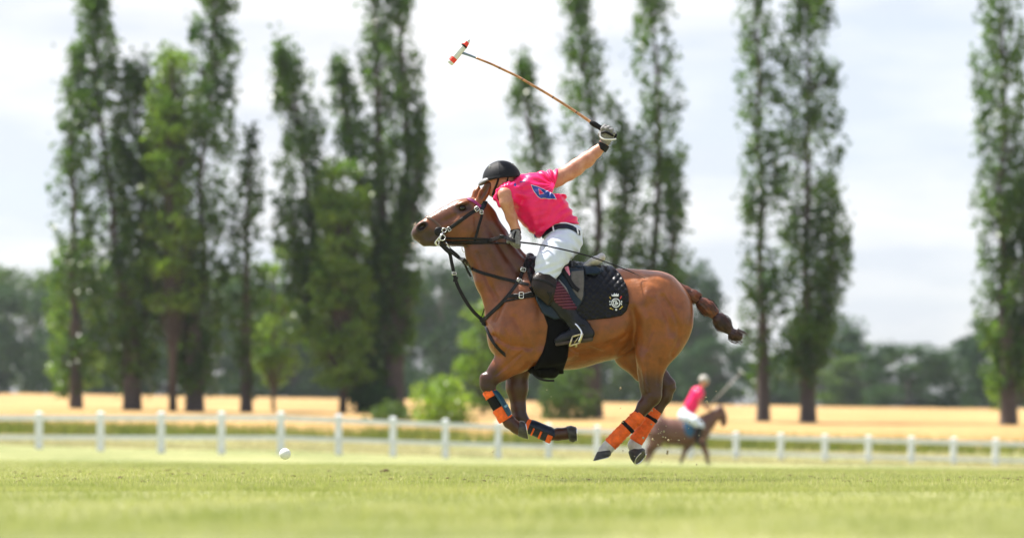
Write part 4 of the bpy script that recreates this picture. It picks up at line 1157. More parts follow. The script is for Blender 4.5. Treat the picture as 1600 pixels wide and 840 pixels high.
girth = thing('girth', W(855, 560, -40), 'wide black fleece girth under the pony belly', 'girth')
shell('band', HB, [(826, 452), (838, 472), (848, 492), (855, 512), (852, 535), (847, 552), (834, 575), (830, 600), (888, 600), (880, 578), (886, 560), (889, 530), (889, 480), (876, 440), (850, 436)], 1.6, 6.0, M['girth'], girth, inner=-3.0, soft=4)
EL = Field(); EL.chain([(832, 576, 0, 8), (846, 580, 0, 10), (862, 579, 0, 11), (872, 573, 0, 8)], sy=2.6, k=5)
solid('pad', EL, 1.6, M['girth'], girth)
strap('strap_end', [(829, 577, -10), (834, 585, -11), (844, 592, -12), (855, 594.5, -12), (866, 594.5, -12)], 3.6, 1.6, M['tack'], girth)

saddle = thing('saddle', W(890, 425, 0), 'black polo saddle with pale worn cantle and grey suede flap', 'saddle')
SF = Field()
SF.chain([(832, 414, 0, 14), (845, 419, 0, 12), (870, 428, 0, 12), (900, 430, 0, 14), (925, 428, 0, 14)], sy=1.7, k=8)
for s in (-1, 1):
    SF.chain([(905, 428, s * 24, 9), (925, 430, s * 26, 10), (936, 428, s * 22, 8)], sy=1.1, k=6)       # panels
solid('panel', SF, 1.5, M['blue_tack'], saddle)
SE = Field()
SE.chain([(842, 409, 0, 6), (858, 416, 0, 7), (885, 421, 0, 7), (912, 420, 0, 7)], sy=3.2, k=5)
SE.chain([(884, 420.5, -20, 3.2), (900, 420.5, -25, 3.2), (916, 420.5, -27, 3.0)], sy=1.0, k=5)
solid('seat', SE, 1.4, M['blue_tack'], saddle)
CA = Field()
CA.chain([(912, 418, 0, 4.5), (926, 410, 0, 6.8), (938, 403, 0, 5.0)], sy=4.2, k=4)
CA.chain([(915, 418, -20, 4), (930, 409, -19, 5.4), (940, 402, -9, 4.2), (940, 402, 9, 4.2), (930, 408, 19, 5)], sy=1.6, k=5)
CA.ell((922, 400, 0), (15, 17, 7), ang=-.5, k=4, neg=True)
solid('cantle', CA, 1.1, M['cantle'], saddle)
PO = Field(); PO.chain([(826, 409, -14, 6), (828, 403, 0, 7), (826, 409, 14, 6)], sy=1.2, k=5); PO.chain([(830, 412, -20, 7), (836, 436, -34, 8), (840, 455, -44, 6)], sy=.7, k=5)
PO.chain([(830, 412, 20, 7), (836, 436, 34, 8), (840, 455, 44, 6)], sy=.7, k=5)
solid('pommel', PO, 1.4, M['tack'], saddle)
SADB = Field(); SADB.p = list(HB.p); 
flapo = shell('flap', HB, [(846, 424), (880, 420), (912, 424), (912, 440), (911, 455), (911, 468), (907, 476), (900, 488), (886, 498), (866, 503), (848, 494), (838, 474), (834, 450), (836, 430)], 1.5, 10.5, M['blue_tack'], saddle, inner=5.0, side=-1)
shell('flap', HB, [(846, 424), (880, 420), (912, 424), (911, 468), (900, 488), (866, 503), (848, 494), (834, 450)], 2.2, 10.5, M['blue_tack'], saddle, inner=5.0, side=1)
shell('suede_panel', HB, [(892, 427), (911, 425), (911, 445), (910, 466), (906.5, 474), (899, 466), (893, 456), (890, 440)], 1.2, 12.0, M['suede'], saddle, inner=9.0, side=-1)
shell('checked_cloth', HB, [(881, 420), (887, 418), (890, 432), (887, 437), (884, 431)], 1.0, 13.4, M['pink_check'], saddle, inner=9.0, side=-1)
shell('skirt', HB, [(912, 419), (930, 417), (937, 421), (938, 427), (932, 431), (914, 432)], 1.2, 12.0, M['blue_tack'], saddle, inner=6.0, side=-1, soft=2)
flap_bvh = BVHTree.FromPolygons([v.co.copy() for v in flapo.data.vertices], [tuple(p.vertices) for p in flapo.data.polygons])
strap('stirrup_leather', [(878, 425), (884, 434), (893, 449), (900, 456), (903, 458)], 6.5, 2.0, M['tack'], saddle, bvhs=[flap_bvh], off=1)
strap('stirrup_leather', [(868, 430), (880, 460), (890, 490), (893, 508, -66)], 5.0, 2.0, M['tack'], saddle, bvhs=[flap_bvh])

# crest embroidered on the pad
def on_pad(name, poly, m, off=6.6, rnd=0.0, h=0.45):
    return shell(name, HB, poly, h, off, m, pad, inner=off - 2.6, side=-1, rnd=rnd, soft=.1)
def arcpoly(cx, cy, r0, r1, a0, a1, n=22, sq=1.0):
    A = np.linspace(math.radians(a0), math.radians(a1), n)
    return [(cx + math.cos(a) * r1, cy + math.sin(a) * r1 * sq) for a in A] + [(cx + math.cos(a) * r0, cy + math.sin(a) * r0 * sq) for a in A[::-1]]
cx, cy = 960, 476
for a0, a1 in ((-50, 130), (130, 310)):
    on_pad('crest_ring', arcpoly(cx, cy, 5.6, 7.2, a0, a1), M['pad_white'])
on_pad('crest_letter', arcpoly(cx - .6, cy, 2.8, 4.4, 50, 310), M['pad_white'])
on_pad('crest_letter', arcpoly(cx + .4, cy + .2, .6, 2.0, 60, 330, n=12), M['pad_white'])
on_pad('crest_letter', [(cx + .3, cy - .6), (cx + 3.8, cy - .6), (cx + 3.8, cy + .8), (cx + 2.2, cy + 3.4), (cx + 1.4, cy + .8), (cx + .3, cy + .8)], M['pad_white'])
on_pad('crest_crown', [(cx - 6, cy - 10), (cx - 7, cy - 13.5), (cx - 4, cy - 12), (cx - 2.5, cy - 15.4), (cx - .5, cy - 13), (cx + .8, cy - 16), (cx + 2, cy - 12.8), (cx + 4.5, cy - 14.5), (cx + 4.3, cy - 10)], M['pad_white'])
on_pad('crest_stick', [(cx - 10, cy + 8.6), (cx - 9, cy + 7.2), (cx - 4, cy + 9.2), (cx - 4.6, cy + 10.6)], M['pad_gold'])
on_pad('crest_stick', [(cx + 11, cy + 5.6), (cx + 10, cy + 4.4), (cx + 5, cy + 9.4), (cx + 6, cy + 10.4)], M['pad_gold'])
on_pad('crest_stick', [(cx - 10.2, cy - 9), (cx - 8.8, cy - 9.8), (cx - 7.2, cy - 6.4), (cx - 8.4, cy - 5.8)], M['pad_gold'])
on_pad('crest_stick', [(cx + 6, cy - 7), (cx + 8.4, cy - 11.2), (cx + 9.6, cy - 10.4), (cx + 7.2, cy - 6)], M['red'])
for (ax, ay) in ((-9.2, -2), (-8.8, 2.4), (9, -2), (8.6, 1.6)):
    on_pad('crest_leaf', [(cx + ax - .8, cy + ay - 1.4), (cx + ax + .8, cy + ay - 1.4), (cx + ax + .8, cy + ay + 1.4), (cx + ax - .8, cy + ay + 1.4)], M['pad_white'])
on_pad('crest_star', arcpoly(cx + .5, cy + 10.6, 0, 1.7, 0, 350, n=8), M['pad_white'])

# ------------------------------------------------------------------ leg wraps and boots
def wrap_tube(name, a, b, ra, rb, d, m, parent, turns=7, ridge=.55, sy=.9, n=22, steps=40, wob=0.0, seed=0):
    a = Vector(W(*a, d)); b = Vector(W(*b, d)); R = random.Random(seed)
    T = (b - a).normalized(); u = Vector((0, 1, 0)); w = T.cross(u).normalized()
    V = []; F = []
    for i in range(steps + 1):
        t = i / steps; r = ra + (rb - ra) * t
        for j in range(n):
            an = 2 * PI * j / n
            ph = (t * turns + an / (2 * PI)) % 1.0
            rr = r + ridge * (1 - ph) - .25 * ridge * math.exp(-((ph - .98) / .05) ** 2) + wob * math.sin(an * 3 + t * 9 + seed)
            if i in (0, steps): rr -= 1.6
            V.append(a + (b - a) * t + (u * math.cos(an) * sy + w * math.sin(an)) * (rr / S0))
    for i in range(steps):
        for j in range(n):
            F.append((i * n + j, i * n + (j + 1) % n, (i + 1) * n + (j + 1) % n, (i + 1) * n + j))
    F.append(tuple(range(n - 1, -1, -1))); F.append(tuple(steps * n + j for j in range(n)))
    mb = MB(); mb.add(V, F); return mb.build(name, m, parent)

w1 = thing('leg_wrap', W(972, 675, -24), 'orange bandage with black strap on the near hind leg', 'leg wrap', 'orange leg wraps and boots on the galloping pony')
wrap_tube('bandage', (995.5, 651), (951.5, 694.5), 10.6, 11.0, -24, M['orange'], w1, turns=8, ridge=.8, wob=.25, seed=1)
wrap_tube('black_strap', (982, 664.5), (977.5, 669), 12.4, 12.4, -24, M['black_strap'], w1, turns=1, ridge=.1, steps=6)
wrap_tube('fold', (1001, 647), (990, 657), 9.6, 12.2, -24, M['orange'], w1, turns=1.5, ridge=1.0, steps=14, seed=4)
w2 = thing('leg_wrap', W(1010, 665, 24), 'orange bandage with black strap on the far hind leg, the leg nearer the distant rider', 'leg wrap', 'orange leg wraps and boots on the galloping pony')
wrap_tube('bandage', (1027.5, 639), (994, 690), 9.8, 11.4, 24, M['orange'], w2, turns=7, ridge=.6, wob=.25, seed=2)
wrap_tube('black_strap', (1020.5, 650), (1017, 655.3), 11.2, 11.4, 24, M['black_strap'], w2, turns=1, ridge=.1, steps=6)

w3 = thing('leg_boot', W(778, 637, -22), 'orange and black tendon boot with teal shell on the near foreleg', 'leg boot', 'orange leg wraps and boots on the galloping pony')
def lerp2(a, b, t): return (a[0] + (b[0] - a[0]) * t, a[1] + (b[1] - a[1]) * t)
A3, B3 = (764, 611), (791, 656)
wrap_tube('neoprene', lerp2(A3, B3, -.02), lerp2(A3, B3, .97), 9.8, 10.4, -22, M['black_strap'], w3, turns=3, ridge=.3, wob=.2)
wrap_tube('orange_strap', lerp2(A3, B3, -.06), lerp2(A3, B3, .20), 9.6, 11.2, -22, M['orange'], w3, turns=1.4, ridge=.7, steps=12, wob=.3, seed=3)
wrap_tube('orange_strap', lerp2(A3, B3, .57), lerp2(A3, B3, 1.0), 11.2, 11.8, -22, M['orange'], w3, turns=2.4, ridge=.7, steps=16, wob=.3, seed=5)
def shellhalf(name, pts, rad, d, m, parent, a0, a1, th=2.0, sy=.95):
    mb = MB(); P = [W(p[0], p[1], d) for p in pts]
    T = (P[-1] - P[0]).normalized(); u = Vector((0, 1, 0)); w = T.cross(u).normalized(); n = 14; V = []; F = []
    for layer in (0, 1):
        for i, p in enumerate(P):
            for j in range(n):
                a = a0 + (a1 - a0) * j / (n - 1); r = (rad[i] + th * layer) / S0
                V.append(p + (u * math.cos(a) * sy + w * math.sin(a)) * r)
    K = len(P) * n
    for i in range(len(P) - 1):
        for j in range(n - 1):
            q = (i * n + j, i * n + j + 1, (i + 1) * n + j + 1, (i + 1) * n + j)
            F.append(q[::-1]); F.append(tuple(k + K for k in q))
        for j in (0, n - 1): F.append((i * n + j, (i + 1) * n + j, (i + 1) * n + j + K, i * n + j + K))
    for j in range(n - 1):
        for i in (0, len(P) - 1): F.append((i * n + j, i * n + j + 1, i * n + j + 1 + K, i * n + j + K))
    mb.add(V, F); return mb.build(name, m, parent)
# arc angles: pi faces the camera, +-pi/2 lie in the picture plane
shellhalf('hard_shell', [lerp2(A3, B3, t) for t in np.linspace(.0, 1.02, 10)], [7, 10, 11.3, 11.8, 12, 12, 12, 12, 11, 7.5], -22, M['teal'], w3, PI * .15, PI * .86)
shellhalf('stripe', [lerp2(A3, B3, t) for t in (.61, .64, .68)], [13.6, 14.0, 13.6], -22, M['pale_blue'], w3, PI * .2, PI * .8, th=.8)
w4 = thing('leg_boot', W(848, 675, 22), 'navy tendon boot with orange straps on the lifted far foreleg', 'leg boot', 'orange leg wraps and boots on the galloping pony')
A4, B4 = (822, 664), (864, 682)
wrap_tube('neoprene', lerp2(A4, B4, 0), lerp2(A4, B4, 1.0), 11.0, 11.0, 22, M['navy'], w4, turns=2, ridge=.4, wob=.3)
for t0, t1, s in ((-.03, .12, 1), (.26, .33, 2), (.53, .61, 3), (.80, 1.0, 4)):
    wrap_tube('orange_strap', lerp2(A4, B4, t0), lerp2(A4, B4, t1), 11.6, 11.8, 22, M['orange'], w4, turns=1, ridge=.4, steps=10, seed=s)
shellhalf('hard_shell', [lerp2(A4, B4, t) for t in np.linspace(.02, 1.06, 10)], [7, 10.5, 11.2, 11.3, 11.3, 11.3, 11.3, 11.8, 11, 7.5], 22, M['navy'], w4, PI * .34, PI * .98)
# ------------------------------------------------------------------ the player
rider = thing('person', W(880, 420, 0), 'polo player in pink shirt numbered 4 and black helmet, leaning forward with mallet arm raised', 'person')
BF = Field()
# trunk and head
BF.chain([(880, 384, 0, 20), (866, 352, 0, 22), (843, 324, 2, 25), (830, 304, 4, 23)], sy=0.62, k=6)
BF.cap((806, 303, -4, 12), (846, 286, 8, 12), sy=.9, k=6)
BF.cap((818, 300, 4, 13), (797, 288, 0, 11.5), sy=.95, k=6)          # neck
BF.ell((784, 281, 0), (21, 17.5, 23), ang=-.35, k=5)                  # skull
BF.ell((772, 291, 0), (11, 12, 15), ang=.35, k=5)                     # face
BF.ell((771, 301, 0), (8, 9, 7), ang=.3, k=4)                         # jaw
BF.ell((762, 293, 0), (3.4, 3.0, 5.0), ang=.5, k=2)                   # nose
BF.ell((766, 284, 0), (5, 13, 3), ang=.3, k=3)                        # brow
for s in (-1, 1):
    BF.ell((764.5, 288.5, s * 6.4), (3.2, 3.4, 2.2), k=1.5, neg=True)  # eye hollows
    BF.ell((787.5, 288, s * 16.4), (5.0, 2.6, 7.2), ang=-.15, k=1.5)    # ears
    BF.ell((787, 288.5, s * 19.0), (2.6, 1.6, 4.2), ang=-.15, k=1, neg=True)
BF.cap((763.5, 301, -4, 1.0), (763.5, 301, 4, 1.0), k=1.2, neg=True)    # mouth
# left arm: shoulder, elbow to the front, forearm down to the rein hand
BF.chain([(812, 304, -12, 12), (799, 306, -18, 9.5), (788, 307, -37, 9.0), (791, 320, -37, 10.0), (799, 342, -31, 8.2), (806, 362, -28, 6.8)], sy=.95, k=5)
BF.chain([(806, 362, -28, 6.6), (806, 372, -29, 8.0)], sy=.7, k=4)
# right arm, raised
BF.chain([(846, 287, 8, 12), (862, 281, 12, 12), (872, 276.5, 14, 12.5), (888, 268, 18, 11.8), (902, 258, 20, 11.8), (918, 247, 21, 11.5), (932, 235, 21, 8.4), (943, 225, 21, 6.9)], sy=.9, k=5)
BF.cap((893, 270, 16, 6), (904, 265, 16, 6), k=6)
BF.chain([(943, 225, 21, 6.8), (948, 212, 22, 8.5)], sy=.8, k=4)
# legs inside the clothes
for s in (-1, 1):
    BF.chain([(880, 384, s * 14, 18), (864, 406, s * 40, 16), (851, 438, s * 57, 13), (866, 466, s * 60, 12), (900, 508, s * 61, 7.5), (908, 522, s * 61, 6), (878, 532, s * 62, 5)], sy=.8, k=6)
body = solid('body', BF, 1.1, M['skin'], rider)
for s in (-1, 1):
    e = MB(); e.ball(W(765.5, 288.5, s * 6.2), 2.3 / S0); e.build('eye', M['eye'], rider)

# helmet
HF = Field()
HF.ell((784, 280, 0), (30.0, 25.5, 29.0), ang=-.12, k=2)
HF2 = HF
lo, hi = HF.bounds(6); G = Grid(lo, hi, .8); D = HF.eval(G, 6)
X = G.x[:, None, None]; Y = G.y[None, None, :]; DD = G.d[None, :, None]
seam = .35 * np.exp(-(DD / .9) ** 2) + .35 * np.exp(-(((X - 778) - 0.1 * (Y - 250)) / .9) ** 2)
rimb = .55 * np.exp(-(((Y - (284.6 - .135 * (X - 757))) + 2.2) / 1.4) ** 2)
E = D - seam - rimb
E = smax(E, (Y - (284.6 - .135 * (X - 757))).astype(np.float32) + 0 * D, .6)
E = np.maximum(E, -(D + 3.0))
helmet = iso('helmet', E, G, M['helmet'], rider)
PK = Field(); PK.ell((763, 283, 0), (17, 19, 7.0), ang=-.42, k=2)
lo, hi = PK.bounds(4); G = Grid(lo, hi, .8); D = PK.eval(G, 4); X = G.x[:, None, None]; Y = G.y[None, None, :]
pl = (Y - (289.5 - .42 * (X - 750))).astype(np.float32)
E = np.maximum(np.maximum(D, -(D + 1.6)), pl + 0 * D)
E = np.maximum(E, (-(pl + 8)) + 0 * D)
peak = iso('peak', E, G, M['peak'], helmet)
for (vx, vy) in ((766, 263), (801, 258)):
    t = MB(); d = -25.5 * math.sqrt(max(0, 1 - ((vx - 784) / 30) ** 2 - ((vy - 280) / 29) ** 2)) - .3
    q = [W(vx + math.cos(a) * 1.9, vy + math.sin(a) * 1.9, d + (.5 if True else 0) * 0) for a in np.linspace(0, 2 * PI, 13)]
    t.tube(q, .45 / S0, n=5, caps=False, up=(0, 1, 0)); t.build('vent_eyelet', M['steel'], helmet)
cs = MB()
cs.tube([W(p[0], p[1], p[2]) for p in ((779, 281, -18), (777, 288, -17.5), (773, 297, -15), (770, 305, -9), (769.5, 308, 0))], 1.6 / S0, n=7, flat=.5)
cs.tube([W(p[0], p[1], p[2]) for p in ((794, 279, -17), (790, 294, -16), (778, 302, -13), (771, 306, -8))], 1.2 / S0, n=6, flat=.5)
cs.build('chin_strap', M['tack'], helmet)

# shirt
SH = Field()
SH.chain([(874, 358, 0, 31), (856, 338, 0, 34.5), (842, 321, 1, 35.5), (829, 306, 3, 34)], sy=0.80, k=10)
SH.cap((800, 301, -8, 17.5), (850, 283, 8, 16), sy=.95, k=10)
SH.ell((850, 318, -8), (34, 20, 26), ang=-.4, k=12)
SH.chain([(808, 303, -10, 19.5), (796, 306, -20, 19.0), (788.5, 311, -29, 15.5), (788, 312, -42, 14.0)], sy=.95, k=5)                # left sleeve
SH.chain([(846, 286, 8, 17), (862, 280.5, 13, 15), (871, 277, 15, 14)], sy=.95, k=5)                            # right sleeve
SH.cap((818, 293, 2, 15), (806, 289, 0, 14), sy=.95, k=6)                                                      # collar
SH.cap((892, 348, 2, 9), (897, 346, 3, 6), sy=1.4, k=6)
def folds(D, G):
    x = G.x[:, None, None]; d = G.d[None, :, None]; y = G.y[None, None, :]
    u = (x - 870) * .55 + (y - 350) * .83                       # along the trunk
    v = (x - 870) * .83 - (y - 350) * .55
    low = np.clip(1 + (u + 6) / 34, 0, 1)
    f = .85 * low * np.sin(u * .50 + 1.8 * np.sin(v * .075 + d * .03) + .8 * np.sin(v * .17))
    # drag lines fanning from the right armpit and the left shoulder
    a1 = np.arctan2(y - 292, x - 866); r1 = np.hypot(x - 866, y - 292)
    f += 1.0 * np.exp(-((r1 - 22) / 15) ** 2) * np.sin(a1 * 15 + r1 * .03)
    a2 = np.arctan2(y - 300, x - 792); r2 = np.hypot(x - 792, y - 300)
    f += 1.0 * np.exp(-((r2 - 26) / 14) ** 2) * np.sin(a2 * 11 + r2 * .06)
    a3 = np.arctan2(y - 372, x - 838); r3 = np.hypot(x - 838, y - 372)
    f += .9 * np.exp(-((r3 - 38) / 22) ** 2) * np.sin(a3 * 12 + r3 * .02)
    return D + 1.7 * f.astype(np.float32)
SH.fold = folds
lo, hi = SH.bounds(5); G = Grid(lo, hi, 1.0); D = SH.eval(G, 6)
X = G.x[:, None, None]; Y = G.y[None, None, :]; DD = G.d[None, :, None]
def halfp(x0, y0, nx, ny):                                        # positive on the side of (nx, ny)
    l = math.hypot(nx, ny); return (((X - x0) * nx + (Y - y0) * ny) / l).astype(np.float32)
hem = [(838, 378), (846, 366), (858, 355), (872, 348), (886, 345), (903, 347)]
hemf = poly2d(G, [(700, 200), (1000, 200), (1000, 352), (905, 350), (895, 350), (881, 349), (866, 353), (853, 362), (844, 372), (839, 380), (800, 420), (700, 420)])
E = smax(D, hemf + 0 * D, 1.0)
E = np.maximum(E, np.where(Y < 305, halfp(870.5, 280, .92, .32), -99))                    # right cuff
E = np.maximum(E, np.where(X < 812, (-DD - 38) - (Y - 312) * .22 + 0 * X, -99).astype(np.float32))
lc = Field(); lc.chain([(789, 313, -60, 11.2), (788, 310, -26, 11.0)], k=1); E = smax(E, -lc.eval(G, 6), .6)
# neck opening
nk = Field(); nk.cap((797, 287, 0, 13.5), (776, 276, 0, 16), k=1)
E = smax(E, -nk.eval(G, 6), 1.0)
core = Field(); core.chain([(880, 384, 0, 20), (866, 352, 0, 22), (840, 320, 2, 24)], sy=.7, k=6)
shirt = iso('shirt', E, G, M['shirt'], rider)
lcuff = None
# number 4 on the back, and the trim lines
def on_shirt(name, poly, m, off=.55, h=.5, rnd=0.0):
    return shell(name, SH, poly, h, off, m, shirt, inner=off - 1.6, side=None, rnd=rnd, soft=.1, drange=(-90, 0))
four = [(830, 291.5), (840.5, 294.5), (864, 306), (868.5, 314.2), (863, 313), (858, 314), (852, 312.6), (844.5, 313.2), (840, 309.5), (834, 301.5)]
on_shirt('number_border', four, M['white_trim'], off=.8, rnd=.6)
on_shirt('number', four, M['number'], off=1.5)
on_shirt('number_hole', [(841, 296.6), (849.6, 305.6), (842.4, 306.8)], M['shirt'], off=2.9)
on_shirt('number_hole_border', [(840.7, 296.0), (850.4, 305.8), (842.1, 307.4)], M['white_trim'], off=2.2)
on_shirt('sleeve_mark', [(803, 290), (806, 289), (807, 294), (803.5, 295)], M['number'], off=.7)
on_shirt('sleeve_mark', [(812, 286), (821, 284.5), (820, 286), (813, 287.5)], M['number'], off=.7)
on_shirt('side_trim', [(834, 366), (838, 371), (842, 373), (840, 377), (835, 371)], M['number'], off=.8)

# breeches, belt
BR = Field()
BR.chain([(873, 357, 0, 27), (880, 368, 0, 28), (882, 375, 0, 27)], sy=.82, k=8)
BR.cap((882, 377, -9, 24), (883, 380, 9, 24), sy=.9, k=8)
for s in (-1, 1):
    BR.chain([(881, 378, s * 15, 25), (868, 396, s * 36, 23.5), (858, 414, s * 50, 20.5), (851, 436, s * 58, 17.5)], sy=.85, k=8)
def brf(D, G):
    x = G.x[:, None, None]; d = G.d[None, :, None]; y = G.y[None, None, :]
    f = .7 * np.exp(-((y - 428) / 14) ** 2) * np.sin(y * .55 + x * .2 + d * .1) + .6 * np.exp(-((x - 900) / 22) ** 2) * np.sin(y * .35 - x * .3)
    a = np.arctan2(y - 372, x - 846); r = np.hypot(x - 846, y - 372)
    f = f + .6 * np.exp(-((r - 30) / 20) ** 2) * np.sin(a * 14)
    return D + 1.5 * f.astype(np.float32)
BR.fold = brf
lo, hi = BR.bounds(4); G = Grid(lo, hi, 1.2); D = BR.eval(G, 4)
E = smax(D, poly2d(G, [(841, 375), (847, 364), (858, 356), (870, 351), (884, 349), (896, 352), (930, 356), (930, 445), (815, 445), (815, 375)]) + 0 * D, 1.0)
breeches = iso('breeches', E, G, M['breeches'], rider)
BELT = Field(); BELT.p = BR.p
def band(up, w): return [(p[0], p[1] + up) for p in [(838.5, 378), (843.5, 370), (851, 362.5), (861, 356.5), (872, 353), (884, 352.6), (894, 355.5), (906, 363)]] + [(p[0] + .5, p[1] + up + w) for p in [(906, 363), (894, 355.5), (884, 352.6), (872, 353), (861, 356.5), (851, 362.5), (843.5, 370), (838.5, 378)]]
belt = shell('belt', BELT, band(-1.2, 8), .8, 1.8, M['belt'], rider, inner=-2, soft=.3)
shell('waistband', BELT, band(-3.6, 2.6), .8, 1.3, M['white_trim'], rider, inner=-2, soft=.3)
for (lx, ly) in ((863, 358.4), (901, 362)):
    shell('belt_loop', BELT, [(lx - 1.2, ly - 5.5), (lx + 1.2, ly - 6), (lx + 3.0, ly + 6), (lx + .6, ly + 6.5)], .7, 3.0, M['white_trim'], rider, inner=1.0, side=-1, soft=.3)

# boots, knee guards, ribbed panel, stirrups
for s in (-1, 1):
    BT = Field()
    BT.chain([(852, 444, s * 61, 17), (866, 464, s * 63, 17.5), (884, 490, s * 63, 14.0), (898, 508, s * 63, 11.5), (910, 519, s * 63, 11.0)], sy=.72, k=5)
    BT.cap((908, 512, s * 63, 11), (918, 524, s * 63, 9), sy=.8, k=5)
    BT.chain([(912, 524, s * 63, 9.5), (895, 526, s * 63, 9.5), (880, 531, s * 63.5, 8), (871, 535, s * 64, 6)], sy=.95, k=5)
    BT.fold = lambda D, G: D + (.35 * np.exp(-((G.y[None, None, :] - 510) / 10) ** 2) * np.sin(G.y[None, None, :] * .9 - G.x[:, None, None] * .5)).astype(np.float32)
    lo, hi = BT.bounds(4); G = Grid(lo, hi, 1.1); D = BT.eval(G, 4)
    X = G.x[:, None, None]; Y = G.y[None, None, :]
    E = smax(D, (435 + (X - 850) * .35 - Y).astype(np.float32) + 0 * D, .8)
    boot = iso('boot', E, G, M['boot'], rider)
    SO = Field(); SO.chain([(920, 531.5, s * 63, 5), (910, 532.5, s * 63, 6.5), (895, 536, s * 63.5, 7), (879, 540, s * 64, 6.5), (870, 539.5, s * 64, 4)], sy=1.25, k=3)
    lo, hi = SO.bounds(4); G = Grid(lo, hi, 1.0); D = SO.eval(G, 4); X = G.x[:, None, None]; Y = G.y[None, None, :]
    ln = (Y - (542.5 - (X - 870) * .16)).astype(np.float32)
    heel = ((X - 905) * 1.0).astype(np.float32)
    E = smax(np.maximum(D, ln - np.clip(heel, 0, 1.5) * 1.0 + 0 * D), -(ln + 4.6), .3)
    iso('sole', E, G, M['boot_sole'], boot)
    KG = Field(); KG.p = list(BT.p) + [('e', (847, 455, s * 63), (19, 13.5, 24), -.25, 6.0, False, 0)]
    kg = shell('knee_guard', KG, [(832, 432), (842, 430), (858, 434), (868, 441), (868, 450), (866, 462), (862, 476), (856, 482), (846, 473), (836, 464), (830, 450)], 1.1, 2.2, M['knee'], rider, inner=-4, soft=1.2, side=s)
    shell('guard_band', KG, [(832, 437), (841, 438.5), (856, 444), (868, 452), (867, 456.5), (855, 449), (841, 443.4), (831.5, 442)], .9, 3.4, M['tack'], kg, inner=1.2, soft=.4, side=s)
    shell('guard_band', KG, [(852, 460), (862, 461), (859, 478), (855, 481), (857, 468)], .9, 3.3, M['tack'], kg, inner=1.2, soft=.4, side=s)
    def ribs(G):
        x = G.x[:, None, None]; y = G.y[None, None, :]
        return (1.0 * (np.sin((y - .10 * (x - 880)) * 2 * PI / 4.6) > -.25)).astype(np.float32)
    bp = [(869, 444), (873, 444), (882, 455), (893, 470), (902, 484), (897, 488), (885, 488), (874, 483), (864, 474), (862.5, 466), (866, 456)]
    shell('ribbed_panel', BT, bp, .55, .8, M['burgundy_dark'], boot, inner=-.6, soft=.1, side=s)
    for ry in np.arange(447.5, 487, 4.4):                  # the stitched ribs, each its own band
        xs_ = []
        for (ax, ay), (bx, by) in zip(bp, bp[1:] + bp[:1]):
            yy = ry + 1.2
            if (ay > yy) != (by > yy): xs_.append(ax + (yy - ay) * (bx - ax) / (by - ay))
        if len(xs_) >= 2 and max(xs_) - min(xs_) > 4:
            a_, b_ = min(xs_) + 1, max(xs_) - 1.2
            shell('rib', BT, [(a_, ry + 1.0), (b_, ry - .9), (b_, ry + 1.5), (a_, ry + 3.4)], .6, 1.9, M['burgundy'], boot, inner=0, soft=.2, side=s)
    shell('zip', BT, [(871, 441.5), (873, 441), (884, 454), (894, 469), (904, 486), (903, 487.4), (893, 472), (882, 456)], .6, 1.6, M['glove_grey'], boot, inner=-.6, soft=.1, side=s)
    shell('heel_stitching', BT, [(897, 512), (911, 509.5), (911.4, 511), (897.4, 513.4)], .6, 1.2, M['tack'], boot, inner=-.6, soft=.1, side=s)
    if s < 0: nb = boot
    st = thing('stirrup', W(900, 530, s * 64), 'steel stirrup iron around the rider near boot' if s < 0 else 'steel stirrup iron around the rider far boot, behind the belly', 'stirrup', 'the two stirrup irons')
    dd = s * 64
    arch = spline([(902, 537, dd - s * -13), (906.5, 524, dd + s * 14), (901, 513.5, dd + s * 11), (894, 507.5, dd + s * 3), (888, 511, dd - s * 8), (890, 524, dd - s * 14), (893, 538, dd - s * 13)], 6)
    mb = MB(); mb.tube([W(*p) for p in arch], 1.55 / S0, n=8, up=(0, 1, 0)); mb.build('arch', M['steel'], st)
    tr = MB()
    fr = [(892.5, 529), (908.5, 524.5), (903.5, 538.5), (888, 543.5)]
    for a, b in zip(fr, fr[1:] + fr[:1]):
        tr.tube([W(a[0], a[1], dd + s * 13.5), W(b[0], b[1], dd + s * 13.5)], 1.5 / S0, n=6)
    tr.tube([W(898, 541, dd + s * 13.5), W(898, 543, dd), W(897, 543, dd - s * 12)], [2.2 / S0] * 3, n=8)
    tr.tube([W(902, 529.5, dd + s * 13.5), W(895, 539, dd + s * 13.5)], .9 / S0, n=6)
    tr.build('tread', M['brass'], st)

# gloves: palm, four fingers with two bends each and a thumb, closed round what they hold
def glove(name, palm, fingers, thumb, cuff, m):
    GF = Field()
    for p in palm: GF.cap(*p, k=3)
    for f in fingers: GF.chain(f, k=1.0)
    GF.chain(thumb, k=1.2)
    o = solid(name, GF, .6, m, rider)
    CF = Field(); CF.cap(cuff[0], cuff[1], sy=.85, k=1)
    lo, hi = CF.bounds(3); G = Grid(lo, hi, .7); D = CF.eval(G, 3)
    X = G.x[:, None, None]; Y = G.y[None, None, :]; DDd = G.d[None, :, None]
    a = np.array(cuff[0][:3]); b = np.array(cuff[1][:3]); L = np.linalg.norm(b - a)
    t = ((X - a[0]) * (b[0] - a[0]) + (Y - a[1]) * (b[1] - a[1]) + (DDd - a[2]) * (b[2] - a[2])) / L
    E = smax(smax(D, (t - L).astype(np.float32), .5), (-t).astype(np.float32), .5)
    iso('cuff', E, G, M['glove_black'], o)
    return o
